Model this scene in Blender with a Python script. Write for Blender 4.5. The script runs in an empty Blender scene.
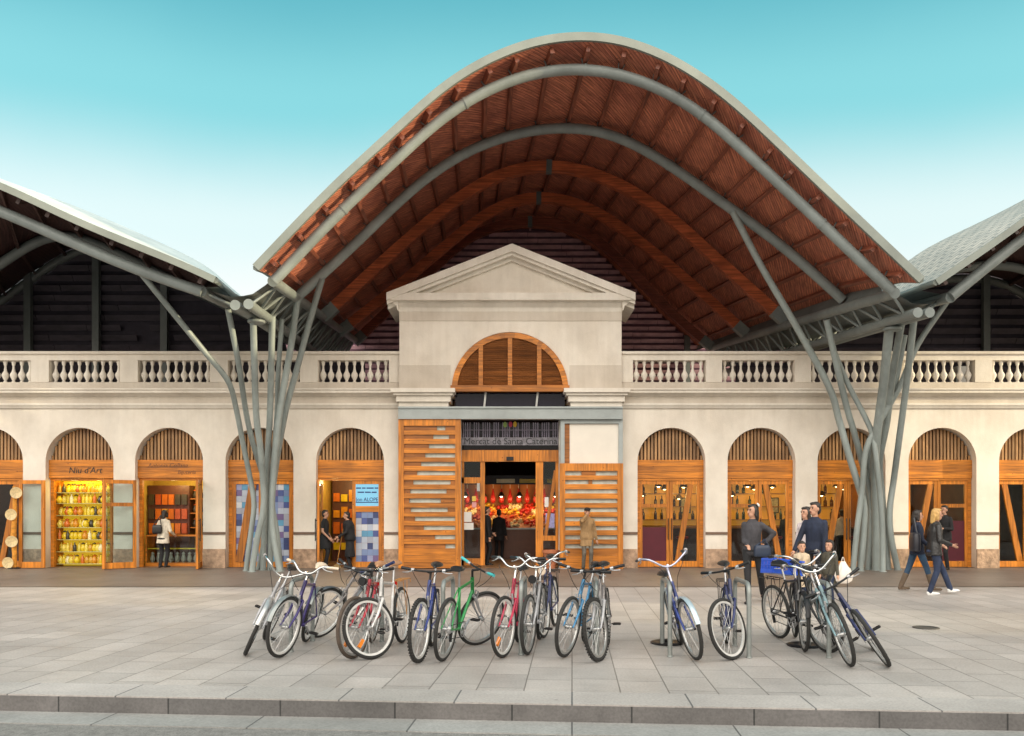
import bpy, bmesh, math, random
from mathutils import Vector, Matrix, Euler
random.seed(7)
R = math.radians
scene = bpy.context.scene
COL = scene.collection
F, CX, HZ, EYE = 800.0, 512.0, 510.0, 1.6     # focal length in pixels, principal point, eye height

def at(px, py, Y):
    """a point of the place, from the bearing it was surveyed on and its distance"""
    return Vector(((px-CX)/F*Y, Y, EYE+(HZ-py)/F*Y))
def fx(px): return (px-CX)/F*22.0             # measurements taken on the facade plane, 22 m away
def fz(py): return EYE+(HZ-py)/F*22.0
def ground(px, py):
    Y = F*EYE/(py-HZ); return Vector(((px-CX)/F*Y, Y, 0))

# ------------------------------------------------------------------ materials
MATS = {}
def nt(name):
    m = bpy.data.materials.new(name); m.use_nodes = True
    return m, m.node_tree.nodes, m.node_tree.links, m.node_tree.nodes['Principled BSDF']
def ramp2(N, c0, c1, p0=.3, p1=.7):
    r = N.new('ShaderNodeValToRGB'); e = r.color_ramp.elements
    e[0].position, e[1].position = p0, p1
    e[0].color = (*c0, 1); e[1].color = (*c1, 1); return r
def sc3(c, k): return tuple(max(0, min(1, x*k)) for x in c)
def M(name, col, rough=.6, metal=0., var=.18, scale=5., bump=0., bscale=40., stretch=(1,1,1), spec=.5, dirt=0.):
    if name in MATS: return MATS[name]
    m, N, L, b = nt(name)
    tc = N.new('ShaderNodeTexCoord'); mp = N.new('ShaderNodeMapping'); mp.inputs['Scale'].default_value = stretch
    L.new(tc.outputs['Object'], mp.inputs['Vector'])
    n = N.new('ShaderNodeTexNoise'); n.inputs['Scale'].default_value = scale; n.inputs['Detail'].default_value = 6; n.inputs['Roughness'].default_value = .65
    L.new(mp.outputs[0], n.inputs['Vector'])
    r = ramp2(N, sc3(col, 1-var), sc3(col, 1+var)); L.new(n.outputs['Fac'], r.inputs['Fac'])
    out = r.outputs['Color']
    if dirt:
        n2 = N.new('ShaderNodeTexNoise'); n2.inputs['Scale'].default_value = scale*.23; n2.inputs['Detail'].default_value = 8
        L.new(tc.outputs['Object'], n2.inputs['Vector'])
        r2 = ramp2(N, (1-dirt,)*3, (1, 1, 1), .35, .6); L.new(n2.outputs['Fac'], r2.inputs['Fac'])
        mx = N.new('ShaderNodeMixRGB'); mx.blend_type = 'MULTIPLY'; mx.inputs['Fac'].default_value = 1
        L.new(out, mx.inputs[1]); L.new(r2.outputs['Color'], mx.inputs[2]); out = mx.outputs[0]
    L.new(out, b.inputs['Base Color'])
    b.inputs['Roughness'].default_value = rough; b.inputs['Metallic'].default_value = metal
    b.inputs['Specular IOR Level'].default_value = spec
    if bump:
        n3 = N.new('ShaderNodeTexNoise'); n3.inputs['Scale'].default_value = bscale; n3.inputs['Detail'].default_value = 8
        L.new(mp.outputs[0], n3.inputs['Vector'])
        bp = N.new('ShaderNodeBump'); bp.inputs['Strength'].default_value = bump; bp.inputs['Distance'].default_value = .02
        L.new(n3.outputs['Fac'], bp.inputs['Height']); L.new(bp.outputs[0], b.inputs['Normal'])
    MATS[name] = m; return m

def wood(name, col, grain='X', rough=.45, dark=.55, knots=True):
    if name in MATS: return MATS[name]
    m, N, L, b = nt(name)
    tc = N.new('ShaderNodeTexCoord'); mp = N.new('ShaderNodeMapping')
    s = {'X': (.35, 6, 6), 'Y': (6, .35, 6), 'Z': (6, 6, .35)}[grain]
    mp.inputs['Scale'].default_value = s; L.new(tc.outputs['Object'], mp.inputs['Vector'])
    n = N.new('ShaderNodeTexNoise'); n.inputs['Scale'].default_value = 3.2; n.inputs['Detail'].default_value = 7; n.inputs['Distortion'].default_value = .6
    L.new(mp.outputs[0], n.inputs['Vector'])
    r = ramp2(N, sc3(col, dark), sc3(col, 1.25), .32, .68); L.new(n.outputs['Fac'], r.inputs['Fac'])
    out = r.outputs['Color']
    if knots:
        v = N.new('ShaderNodeTexVoronoi'); v.inputs['Scale'].default_value = 4.2
        L.new(tc.outputs['Object'], v.inputs['Vector'])
        r2 = ramp2(N, (.25, .14, .08), (1, 1, 1), .03, .1); L.new(v.outputs['Distance'], r2.inputs['Fac'])
        mx = N.new('ShaderNodeMixRGB'); mx.blend_type = 'MULTIPLY'; mx.inputs['Fac'].default_value = .85
        L.new(out, mx.inputs[1]); L.new(r2.outputs['Color'], mx.inputs[2]); out = mx.outputs[0]
    ge = N.new('ShaderNodeNewGeometry'); ri = ramp2(N, (.66, .62, .60), (1.12, 1.08, 1.0), 0, 1); L.new(ge.outputs['Random Per Island'], ri.inputs['Fac'])
    mi = N.new('ShaderNodeMixRGB'); mi.blend_type = 'MULTIPLY'; mi.inputs['Fac'].default_value = 1; L.new(out, mi.inputs[1]); L.new(ri.outputs['Color'], mi.inputs[2]); out = mi.outputs[0]
    # greyed and grimy low down where rain splashes
    nz = N.new('ShaderNodeTexNoise'); nz.inputs['Scale'].default_value = 1.7; nz.inputs['Detail'].default_value = 8; L.new(ge.outputs['Position'], nz.inputs['Vector'])
    rz = ramp2(N, (.70, .68, .68), (1, 1, 1), .33, .58); L.new(nz.outputs['Fac'], rz.inputs['Fac'])
    mz = N.new('ShaderNodeMixRGB'); mz.blend_type = 'MULTIPLY'; mz.inputs['Fac'].default_value = .8; L.new(out, mz.inputs[1]); L.new(rz.outputs['Color'], mz.inputs[2]); out = mz.outputs[0]
    L.new(out, b.inputs['Base Color']); b.inputs['Roughness'].default_value = rough
    bp = N.new('ShaderNodeBump'); bp.inputs['Strength'].default_value = .25; bp.inputs['Distance'].default_value = .01
    L.new(n.outputs['Fac'], bp.inputs['Height']); L.new(bp.outputs[0], b.inputs['Normal'])
    MATS[name] = m; return m

def plaster(name, col, dark=.86):
    if name in MATS: return MATS[name]
    m, N, L, b = nt(name)
    geo = N.new('ShaderNodeNewGeometry')
    mp = N.new('ShaderNodeMapping'); mp.inputs['Scale'].default_value = (.9, .9, .5); L.new(geo.outputs['Position'], mp.inputs['Vector'])
    n1 = N.new('ShaderNodeTexNoise'); n1.inputs['Scale'].default_value = 1.6; n1.inputs['Detail'].default_value = 8; n1.inputs['Roughness'].default_value = .7
    L.new(mp.outputs[0], n1.inputs['Vector'])
    n2 = N.new('ShaderNodeTexNoise'); n2.inputs['Scale'].default_value = .9; n2.inputs['Detail'].default_value = 9; n2.inputs['Roughness'].default_value = .6
    L.new(geo.outputs['Position'], n2.inputs['Vector'])
    r1 = ramp2(N, sc3(col, dark), col, .3, .62); L.new(n1.outputs['Fac'], r1.inputs['Fac'])
    r2 = ramp2(N, (.87, .85, .83), (1, 1, 1), .34, .6); L.new(n2.outputs['Fac'], r2.inputs['Fac'])
    mx = N.new('ShaderNodeMixRGB'); mx.blend_type = 'MULTIPLY'; mx.inputs['Fac'].default_value = 1
    L.new(r1.outputs['Color'], mx.inputs[1]); L.new(r2.outputs['Color'], mx.inputs[2])
    # grime towards the foot of the wall
    sp = N.new('ShaderNodeSeparateXYZ'); L.new(geo.outputs['Position'], sp.inputs[0])
    ad = N.new('ShaderNodeMath'); ad.operation = 'MULTIPLY_ADD'; ad.inputs[1].default_value = .8; L.new(n1.outputs['Fac'], ad.inputs[0]); L.new(sp.outputs['Z'], ad.inputs[2])
    r3 = ramp2(N, (.72, .66, .6), (1, 1, 1), .45, 1.5/1.0 if False else .99); L.new(ad.outputs[0], r3.inputs['Fac'])
    mx2 = N.new('ShaderNodeMixRGB'); mx2.blend_type = 'MULTIPLY'; mx2.inputs['Fac'].default_value = 1
    L.new(mx.outputs[0], mx2.inputs[1]); L.new(r3.outputs['Color'], mx2.inputs[2])
    ms = N.new('ShaderNodeMapping'); ms.inputs['Scale'].default_value = (7, 7, .35); L.new(geo.outputs['Position'], ms.inputs['Vector'])
    ns = N.new('ShaderNodeTexNoise'); ns.inputs['Scale'].default_value = 1.2; ns.inputs['Detail'].default_value = 5; L.new(ms.outputs[0], ns.inputs['Vector'])
    zs = N.new('ShaderNodeMapRange'); zs.inputs[1].default_value = 3.2; zs.inputs[2].default_value = 4.4; zs.inputs[3].default_value = .02; zs.inputs[4].default_value = .12; L.new(sp.outputs['Z'], zs.inputs[0])
    rs = ramp2(N, (.66, .61, .53), (1, 1, 1), .38, .6); L.new(ns.outputs['Fac'], rs.inputs['Fac'])
    m5 = N.new('ShaderNodeMixRGB'); m5.blend_type = 'MULTIPLY'; L.new(zs.outputs[0], m5.inputs[0]); L.new(mx2.outputs[0], m5.inputs[1]); L.new(rs.outputs['Color'], m5.inputs[2])
    L.new(m5.outputs[0], b.inputs['Base Color']); b.inputs['Roughness'].default_value = .85
    n4 = N.new('ShaderNodeTexNoise'); n4.inputs['Scale'].default_value = 30; n4.inputs['Detail'].default_value = 6; L.new(geo.outputs['Position'], n4.inputs['Vector'])
    bp = N.new('ShaderNodeBump'); bp.inputs['Strength'].default_value = .25; bp.inputs['Distance'].default_value = .015
    L.new(n4.outputs['Fac'], bp.inputs['Height']); L.new(bp.outputs[0], b.inputs['Normal'])
    MATS[name] = m; return m

def bricks(name, c1, c2, mortar, w, h, rot=0., gap=.012, coords='Object', rough=.75, offset=.5, bump=.3, noise=.25, wrot=True, varlen=1., gloss=0):
    """laid slabs: brick texture on the surface's own coordinates plus wear noise"""
    if name in MATS: return MATS[name]
    m, N, L, b = nt(name)
    tc = N.new('ShaderNodeTexCoord'); mp = N.new('ShaderNodeMapping'); mp.inputs['Rotation'].default_value = (0, 0, rot)
    L.new(tc.outputs[coords], mp.inputs['Vector'])
    br = N.new('ShaderNodeTexBrick'); br.inputs['Scale'].default_value = 1; br.inputs['Brick Width'].default_value = w; br.inputs['Row Height'].default_value = h
    br.inputs['Mortar Size'].default_value = gap; br.inputs['Mortar Smooth'].default_value = .2; br.offset = offset; br.offset_frequency = 2; br.squash = varlen; br.squash_frequency = 3
    br.inputs['Color1'].default_value = (*c1, 1); br.inputs['Color2'].default_value = (*c2, 1); br.inputs['Mortar'].default_value = (*mortar, 1)
    L.new(mp.outputs[0], br.inputs['Vector'])
    n = N.new('ShaderNodeTexNoise'); n.inputs['Scale'].default_value = 1.1; n.inputs['Detail'].default_value = 10; n.inputs['Roughness'].default_value = .72
    L.new(tc.outputs[coords], n.inputs['Vector'])
    r = ramp2(N, (1-noise,)*3, (1+0*noise,)*3, .3, .65); L.new(n.outputs['Fac'], r.inputs['Fac'])
    mx = N.new('ShaderNodeMixRGB'); mx.blend_type = 'MULTIPLY'; mx.inputs['Fac'].default_value = 1
    L.new(br.outputs['Color'], mx.inputs[1]); L.new(r.outputs['Color'], mx.inputs[2])
    n2 = N.new('ShaderNodeTexNoise'); n2.inputs['Scale'].default_value = 45; n2.inputs['Detail'].default_value = 6; L.new(tc.outputs[coords], n2.inputs['Vector'])
    r2 = ramp2(N, (.82,)*3, (1, 1, 1), .35, .6); L.new(n2.outputs['Fac'], r2.inputs['Fac'])
    mx2 = N.new('ShaderNodeMixRGB'); mx2.blend_type = 'MULTIPLY'; mx2.inputs['Fac'].default_value = 1
    L.new(mx.outputs[0], mx2.inputs[1]); L.new(r2.outputs['Color'], mx2.inputs[2])
    vo = N.new('ShaderNodeTexVoronoi'); vo.inputs['Scale'].default_value = 2.3; L.new(tc.outputs[coords], vo.inputs['Vector'])
    rv = ramp2(N, (.62, .62, .62), (1, 1, 1), .028, .045); L.new(vo.outputs['Distance'], rv.inputs['Fac'])
    mv = N.new('ShaderNodeMixRGB'); mv.blend_type = 'MULTIPLY'; mv.inputs['Fac'].default_value = 1 if coords == 'Object' else 0; L.new(mx2.outputs[0], mv.inputs[1]); L.new(rv.outputs['Color'], mv.inputs[2])
    nl = N.new('ShaderNodeTexNoise'); nl.inputs['Scale'].default_value = .32; nl.inputs['Detail'].default_value = 5; L.new(tc.outputs[coords], nl.inputs['Vector'])
    rl_ = ramp2(N, (.84, .83, .82), (1, 1, 1), .36, .6); L.new(nl.outputs['Fac'], rl_.inputs['Fac'])
    ml = N.new('ShaderNodeMixRGB'); ml.blend_type = 'MULTIPLY'; ml.inputs['Fac'].default_value = 1; L.new(mv.outputs[0], ml.inputs[1]); L.new(rl_.outputs['Color'], ml.inputs[2])
    L.new(ml.outputs[0], b.inputs['Base Color'])
    rr = N.new('ShaderNodeMapRange'); rr.inputs[3].default_value = rough-gloss; rr.inputs[4].default_value = rough+.1; L.new(n.outputs['Fac'], rr.inputs[0]); L.new(rr.outputs[0], b.inputs['Roughness'])
    bp = N.new('ShaderNodeBump'); bp.inputs['Strength'].default_value = bump; bp.inputs['Distance'].default_value = .01; bp.invert = True
    L.new(br.outputs['Fac'], bp.inputs['Height'])
    bp2 = N.new('ShaderNodeBump'); bp2.inputs['Strength'].default_value = .2; bp2.inputs['Distance'].default_value = .006
    L.new(n2.outputs['Fac'], bp2.inputs['Height']); L.new(bp.outputs[0], bp2.inputs['Normal']); L.new(bp2.outputs[0], b.inputs['Normal'])
    MATS[name] = m; return m

def glass(name, tint=(.9, .95, .95), refl=1.0):
    if name in MATS: return MATS[name]
    m, N, L, b = nt(name)
    t = N.new('ShaderNodeBsdfTransparent'); t.inputs[0].default_value = (*tint, 1)
    g = N.new('ShaderNodeBsdfGlossy'); g.inputs['Roughness'].default_value = .03; g.inputs[0].default_value = (.9, .95, 1, 1)
    fr = N.new('ShaderNodeFresnel'); fr.inputs['IOR'].default_value = 1.5
    mu = N.new('ShaderNodeMath'); mu.operation = 'MULTIPLY'; mu.inputs[1].default_value = refl; L.new(fr.outputs[0], mu.inputs[0])
    mix = N.new('ShaderNodeMixShader'); L.new(mu.outputs[0], mix.inputs[0]); L.new(t.outputs[0], mix.inputs[1]); L.new(g.outputs[0], mix.inputs[2])
    N.remove(b); L.new(mix.outputs[0], N['Material Output'].inputs['Surface'])
    MATS[name] = m; return m

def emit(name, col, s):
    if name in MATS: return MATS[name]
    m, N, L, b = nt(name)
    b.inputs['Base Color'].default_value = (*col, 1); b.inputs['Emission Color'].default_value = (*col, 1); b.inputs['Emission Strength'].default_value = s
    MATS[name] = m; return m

# ------------------------------------------------------------------ mesh building
class MB:
    def __init__(s): s.v = []; s.f = []; s.mi = []; s.uv = {}; s.T = Matrix.Identity(4)
    def add(s, vs, fs, mi=0):
        o = len(s.v); s.v += [s.T @ Vector(v) for v in vs]
        for f in fs: s.f.append([o+i for i in f]); s.mi.append(mi)
        return s
    def box(s, x0, x1, y0, y1, z0, z1, mi=0):
        vs = [(x, y, z) for z in (z0, z1) for y in (y0, y1) for x in (x0, x1)]
        return s.add(vs, [(0,2,3,1), (4,5,7,6), (0,1,5,4), (2,6,7,3), (0,4,6,2), (1,3,7,5)], mi)
    def prism(s, poly, y0, y1, mi=0):
        """polygon in x,z pushed along y"""
        n = len(poly); vs = [(x, y0, z) for x, z in poly]+[(x, y1, z) for x, z in poly]
        fs = [tuple(range(n-1, -1, -1)), tuple(range(n, 2*n))]+[(i, (i+1) % n, n+(i+1) % n, n+i) for i in range(n)]
        return s.add(vs, fs, mi)
    def run(s, prof, x0, x1, mi=0):
        """profile in y,z pushed along x"""
        n = len(prof); vs = [(x0, y, z) for y, z in prof]+[(x1, y, z) for y, z in prof]
        fs = [tuple(range(n)), tuple(range(2*n-1, n-1, -1))]+[(i, n+i, n+(i+1) % n, (i+1) % n) for i in range(n)]
        return s.add(vs, fs, mi)
    def bar(s, a, b, w, h, up=(0,0,1), mi=0):
        a, b = Vector(a), Vector(b); d = (b-a).normalized(); up = Vector(up)
        if abs(d.dot(up)) > .98: up = Vector((0,1,0)) if abs(d.y) < .9 else Vector((1,0,0))
        sx = d.cross(up).normalized(); sz = sx.cross(d).normalized()
        vs = [p+sx*i*w/2+sz*j*h/2 for p in (a, b) for i, j in ((-1,-1),(1,-1),(1,1),(-1,1))]
        return s.add(vs, [(3,2,1,0), (4,5,6,7), (0,1,5,4), (1,2,6,5), (2,3,7,6), (3,0,4,7)], mi)
    def tube(s, pts, r, n=10, closed=False, mi=0, cap=True):
        pts = [Vector(p) for p in pts]; m = len(pts); rr = r if isinstance(r, (list, tuple)) else [r]*m
        vs = []; prev = None
        for i, p in enumerate(pts):
            if closed: d = pts[(i+1) % m]-pts[i-1]
            else: d = pts[min(i+1, m-1)]-pts[max(i-1, 0)]
            d.normalize()
            if prev is None:
                u = Vector((0,0,1)) if abs(d.z) < .9 else Vector((1,0,0)); u = (u-d*u.dot(d)).normalized()
            else: u = (prev-d*prev.dot(d)).normalized()
            prev = u; w = d.cross(u)
            for k in range(n):
                a = 2*math.pi*k/n; vs.append(p+(u*math.cos(a)+w*math.sin(a))*rr[i])
        fs = []
        for i in range(m if closed else m-1):
            j = (i+1) % m
            for k in range(n): fs.append((i*n+k, i*n+(k+1) % n, j*n+(k+1) % n, j*n+k))
        if not closed and cap: fs += [tuple(range(n-1, -1, -1)), tuple((m-1)*n+k for k in range(n))]
        return s.add(vs, fs, mi)
    def lathe(s, prof, c=(0,0,0), n=16, mi=0, cap=True):
        c = Vector(c); vs = []
        for r, z in prof:
            for k in range(n):
                a = 2*math.pi*k/n; vs.append(c+Vector((r*math.cos(a), r*math.sin(a), z)))
        m = len(prof); fs = [(i*n+k, i*n+(k+1) % n, (i+1)*n+(k+1) % n, (i+1)*n+k) for i in range(m-1) for k in range(n)]
        if cap: fs += [tuple(range(n-1, -1, -1)), tuple((m-1)*n+k for k in range(n))]
        return s.add(vs, fs, mi)
    def ball(s, c, rad, n=12, m=8, mi=0):
        rad = rad if isinstance(rad, (tuple, list)) else (rad,)*3; c = Vector(c)
        vs = [c+Vector((0,0,-rad[2]))]
        for i in range(1, m):
            t = -math.pi/2+math.pi*i/m
            for k in range(n):
                a = 2*math.pi*k/n; vs.append(c+Vector((rad[0]*math.cos(t)*math.cos(a), rad[1]*math.cos(t)*math.sin(a), rad[2]*math.sin(t))))
        vs.append(c+Vector((0,0,rad[2]))); fs = []
        for k in range(n): fs.append((0, 1+(k+1) % n, 1+k))
        for i in range(m-2):
            for k in range(n): fs.append((1+i*n+k, 1+i*n+(k+1) % n, 1+(i+1)*n+(k+1) % n, 1+(i+1)*n+k))
        e = 1+(m-2)*n
        for k in range(n): fs.append((e+k, e+(k+1) % n, len(vs)-1))
        return s.add(vs, fs, mi)
    def grid(s, rows, mi=0, flip=False, uvs=None):
        """rows of points lofted into a sheet"""
        o = len(s.v); n = len(rows[0]); vs = [p for r in rows for p in r]; fs = []
        for i in range(len(rows)-1):
            for k in range(n-1):
                f = (i*n+k, i*n+k+1, (i+1)*n+k+1, (i+1)*n+k); fs.append(f[::-1] if flip else f)
        s.add(vs, fs, mi)
        if uvs:
            for i, u in enumerate([p for r in uvs for p in r]): s.uv[o+i] = u
        return s
    def build(s, name, mats, parent=None, smooth=None, off=None):
        off = off if off is not None else (OFF.get(parent.name, Vector()) if parent else Vector())
        me = bpy.data.meshes.new(name); me.from_pydata([v-off for v in s.v], [], s.f)
        for m in (mats if isinstance(mats, (list, tuple)) else [mats]): me.materials.append(m)
        for p, i in zip(me.polygons, s.mi): p.material_index = i
        if s.uv:
            lay = me.uv_layers.new(name='UVMap')
            for lp in me.loops: lay.data[lp.index].uv = s.uv.get(lp.vertex_index, (0, 0))
        bm = bmesh.new(); bm.from_mesh(me); bmesh.ops.recalc_face_normals(bm, faces=bm.faces) if not s.uv else None; bm.to_mesh(me); bm.free()
        if smooth:
            me.shade_smooth(); me.set_sharp_from_angle(angle=R(smooth))
        o = bpy.data.objects.new(name, me); COL.objects.link(o)
        if parent: o.parent = parent; OFF[o.name] = off
        else: OFF[o.name] = Vector()
        return o
OFF = {}
def tag(o, label=None, cat=None, group=None, kind=None):
    if label: o['label'] = label
    if cat: o['category'] = cat
    if group: o['group'] = group
    if kind: o['kind'] = kind
    return o
def thing(name, label, cat, loc=(0,0,0), rotz=0., group=None, world=False, tilt=None):
    o = bpy.data.objects.new(name, None); COL.objects.link(o); o.empty_display_size = .2
    o.location = loc; o.rotation_euler = (0, 0, rotz)
    OFF[o.name] = Vector(loc) if world else Vector()
    return tag(o, label, cat, group)
def single(mb, name, mats, label, cat, group=None, kind=None, smooth=None, loc=(0,0,0), rotz=0):
    o = mb.build(name, mats, None, smooth); o.location = loc; o.rotation_euler = (0, 0, rotz)
    return tag(o, label, cat, group, kind)
def struct(mb, name, mats, smooth=None):
    return tag(mb.build(name, mats, None, smooth), kind='structure')
def copy_thing(o, **kw):
    c = o.copy(); COL.objects.link(c)
    for ch in o.children:
        d = ch.copy(); COL.objects.link(d); d.parent = c
        for g in ch.children:
            e = g.copy(); COL.objects.link(e); e.parent = d
    for k, v in kw.items(): c[k] = v
    return c
def text(body, size, mat, loc, name, parent=None, depth=.004, rot=(R(90), 0, 0), shear=0, space=1, align='CENTER', squeeze=1):
    cu = bpy.data.curves.new(name, 'FONT'); cu.body = body; cu.size = size; cu.extrude = depth; cu.align_x = align; cu.shear = shear; cu.space_character = space
    t = bpy.data.objects.new('tmp', cu); COL.objects.link(t)
    dg = bpy.context.evaluated_depsgraph_get(); me = bpy.data.meshes.new_from_object(t.evaluated_get(dg))
    bpy.data.objects.remove(t); bpy.data.curves.remove(cu)
    me.name = name; me.materials.clear(); me.materials.append(mat)
    o = bpy.data.objects.new(name, me); COL.objects.link(o)
    off = OFF.get(parent.name, Vector()) if parent else Vector()
    o.location = Vector(loc)-off; o.rotation_euler = rot; o.scale = (squeeze, 1, 1)
    if parent: o.parent = parent
    return o
def resample(pts, n):
    d = [0]
    for a, b in zip(pts, pts[1:]): d.append(d[-1]+(Vector(b)-Vector(a)).length)
    out = []; j = 0
    for i in range(n):
        t = d[-1]*i/(n-1)
        while j < len(pts)-2 and d[j+1] < t: j += 1
        k = (t-d[j])/max(1e-9, d[j+1]-d[j]); out.append(Vector(pts[j]).lerp(Vector(pts[j+1]), min(1, max(0, k))))
    return out
def spline(pts, n):
    """Catmull-Rom through the points, evenly respaced"""
    P = [Vector(p) for p in pts]; P = [P[0]*2-P[1]]+P+[P[-1]*2-P[-2]]; out = []
    for i in range(1, len(P)-2):
        for k in range(12):
            t = k/12; a, b, c, d = P[i-1], P[i], P[i+1], P[i+2]
            out.append(.5*((2*b)+(c-a)*t+(2*a-5*b+4*c-d)*t*t+(3*b-a-3*c+d)*t**3))
    out.append(P[-2]); return resample(out, n)
def lamp(name, loc, power, col, r=.1, parent=None):
    l = bpy.data.lights.new(name, 'POINT'); l.energy = power; l.color = col; l.shadow_soft_size = r
    o = bpy.data.objects.new(name, l); COL.objects.link(o)
    o.location = Vector(loc)-(OFF.get(parent.name, Vector()) if parent else Vector()); o.parent = parent
    return o

# ------------------------------------------------------------------ camera, light, sky
cam = bpy.data.cameras.new('camera'); co = bpy.data.objects.new('camera', cam); COL.objects.link(co); scene.camera = co
co.location = (0, 0, EYE); co.rotation_euler = (R(90), 0, 0)
cam.sensor_width = 36; cam.lens = 36*F/1024; cam.shift_y = (HZ-368)/1024; cam.clip_end = 3000; cam.clip_start = .05
EL, AZ = R(10), R(14)
tosun = Vector((math.cos(EL)*math.cos(AZ), -math.cos(EL)*math.sin(AZ), math.sin(EL)))
sl = bpy.data.lights.new('sun', 'SUN'); so = bpy.data.objects.new('sun', sl); COL.objects.link(so)
sl.energy = 5.0; sl.angle = R(.6); sl.color = (1, .84, .52); so.rotation_euler = tosun.to_track_quat('Z', 'Y').to_euler(); so.location = (40, -20, 30)
w = bpy.data.worlds.new('World'); scene.world = w; w.use_nodes = True
N, L = w.node_tree.nodes, w.node_tree.links; N.clear()
sky = N.new('ShaderNodeTexSky'); sky.sky_type = 'NISHITA'; sky.sun_disc = False; sky.sun_elevation = EL; sky.sun_rotation = math.atan2(tosun.x, tosun.y); sky.air_density = 1.0; sky.dust_density = 2.0
tint = N.new('ShaderNodeMixRGB'); tint.blend_type = 'MULTIPLY'; tint.inputs[0].default_value = 1; tint.inputs[2].default_value = (1.0, .92, .80, 1)
L.new(sky.outputs[0], tint.inputs[1])
b1 = N.new('ShaderNodeBackground'); b1.inputs[1].default_value = .06; L.new(tint.outputs[0], b1.inputs[0])
# thin bright haze: white near the horizon, clear teal above, brighter over the open street behind the viewer
tc = N.new('ShaderNodeTexCoord'); sp = N.new('ShaderNodeSeparateXYZ'); L.new(tc.outputs['Generated'], sp.inputs[0])
cr = N.new('ShaderNodeValToRGB'); cr.color_ramp.interpolation = 'EASE'
els = cr.color_ramp.elements
els[0].position = .0; els[0].color = (.95, .90, .84, 1); els[1].position = 1; els[1].color = (.10, .30, .36, 1)
for p_, c_ in ((.24, (.93, .93, .90)), (.33, (.74, .90, .89)), (.45, (.22, .66, .71)), (.56, (.085, .45, .53))):
    e = els.new(p_); e.color = (*c_, 1)
hz_ = N.new('ShaderNodeTexNoise'); hz_.inputs['Scale'].default_value = 2.2; hz_.inputs['Detail'].default_value = 5; L.new(tc.outputs['Generated'], hz_.inputs['Vector'])
h1 = N.new('ShaderNodeMath'); h1.operation = 'MULTIPLY_ADD'; h1.inputs[1].default_value = .05; h1.inputs[2].default_value = -.03; L.new(hz_.outputs['Fac'], h1.inputs[0])
h2 = N.new('ShaderNodeMath'); h2.operation = 'MULTIPLY'; L.new(sp.outputs['X'], h2.inputs[0]); L.new(sp.outputs['X'], h2.inputs[1])
h3 = N.new('ShaderNodeMath'); h3.operation = 'MULTIPLY_ADD'; h3.inputs[1].default_value = .14; L.new(h2.outputs[0], h3.inputs[0]); L.new(h1.outputs[0], h3.inputs[2])
h4 = N.new('ShaderNodeMath'); h4.operation = 'ADD'; L.new(sp.outputs['Z'], h4.inputs[0]); L.new(h3.outputs[0], h4.inputs[1]); L.new(h4.outputs[0], cr.inputs[0])
b2 = N.new('ShaderNodeBackground')
mr = N.new('ShaderNodeMapRange'); mr.inputs[1].default_value = .25; mr.inputs[2].default_value = -.45; mr.interpolation_type = 'SMOOTHSTEP'
mr.inputs[3].default_value = 0; mr.inputs[4].default_value = 1; L.new(sp.outputs['Y'], mr.inputs[0])
mxw = N.new('ShaderNodeMixRGB'); L.new(mr.outputs[0], mxw.inputs[0]); L.new(cr.outputs[0], mxw.inputs[1]); cb = N.new('ShaderNodeValToRGB'); eb = cb.color_ramp.elements; eb[0].position = .0; eb[0].color = (.22, .20, .18, 1); eb[1].position = 1; eb[1].color = (.75, .74, .72, 1)
for p_, c_ in ((.16, (.26, .23, .20)), (.30, (.88, .82, .75)), (.55, (1, .95, .87))):
    e = eb.new(p_); e.color = (*c_, 1)
L.new(sp.outputs['Z'], cb.inputs[0]); mb_ = N.new('ShaderNodeMixRGB'); mb_.blend_type = 'MULTIPLY'; mb_.inputs[0].default_value = 1; L.new(cb.outputs[0], mb_.inputs[1]); mb_.inputs[2].default_value = (4.1, 4.0, 3.85, 1); L.new(mb_.outputs[0], mxw.inputs[2])
L.new(mxw.outputs[0], b2.inputs[0]); b2.inputs[1].default_value = .95
ad = N.new('ShaderNodeAddShader'); L.new(b1.outputs[0], ad.inputs[0]); L.new(b2.outputs[0], ad.inputs[1])
ow = N.new('ShaderNodeOutputWorld'); L.new(ad.outputs[0], ow.inputs[0])
scene.view_settings.view_transform = 'Standard'; scene.view_settings.look = 'None'; scene.view_settings.exposure = 0
scene.cycles.max_bounces = 8; scene.cycles.transparent_max_bounces = 16; scene.cycles.sample_clamp_indirect = 4

# palette
PINE = wood('pine_along', (.66, .235, .022), 'X'); PINEZ = wood('pine_upright', (.66, .235, .022), 'Z')
PINEP = wood('pine_pale', (.58, .27, .06), 'Z')
SLATW = wood('louvre_slat', (.50, .29, .13), 'Z', knots=False)
SLATH = wood('lunette_slat', (.30, .11, .03), 'X', knots=False)
STEEL = M('painted_steel', (.25, .285, .28), .45, .0, .14, 3, dirt=.25)
STEELD = M('painted_steel_dark', (.16, .18, .175), .5, .0, .14, 3, dirt=.25)
TRUNK = M('trunk_steel', (.30, .345, .335), .42, .0, .16, 2.5, dirt=.35, stretch=(3, 3, .6))
WALL = plaster('wall_plaster', (.83, .77, .68)); WALLD = plaster('plaster_weathered', (.68, .615, .53)); TRIM = plaster('trim_plaster', (.84, .79, .71), .86)
BLACK = M('black_metal', (.015, .015, .017), .4, .3, .2); DARK = M('dark_void', (.012, .011, .014), .9, 0, .3)
GLASS = glass('shop_glass', (.9, .95, .95), .5); GLASSD = glass('dark_glass', (.72, .70, .78), .45)
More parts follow.
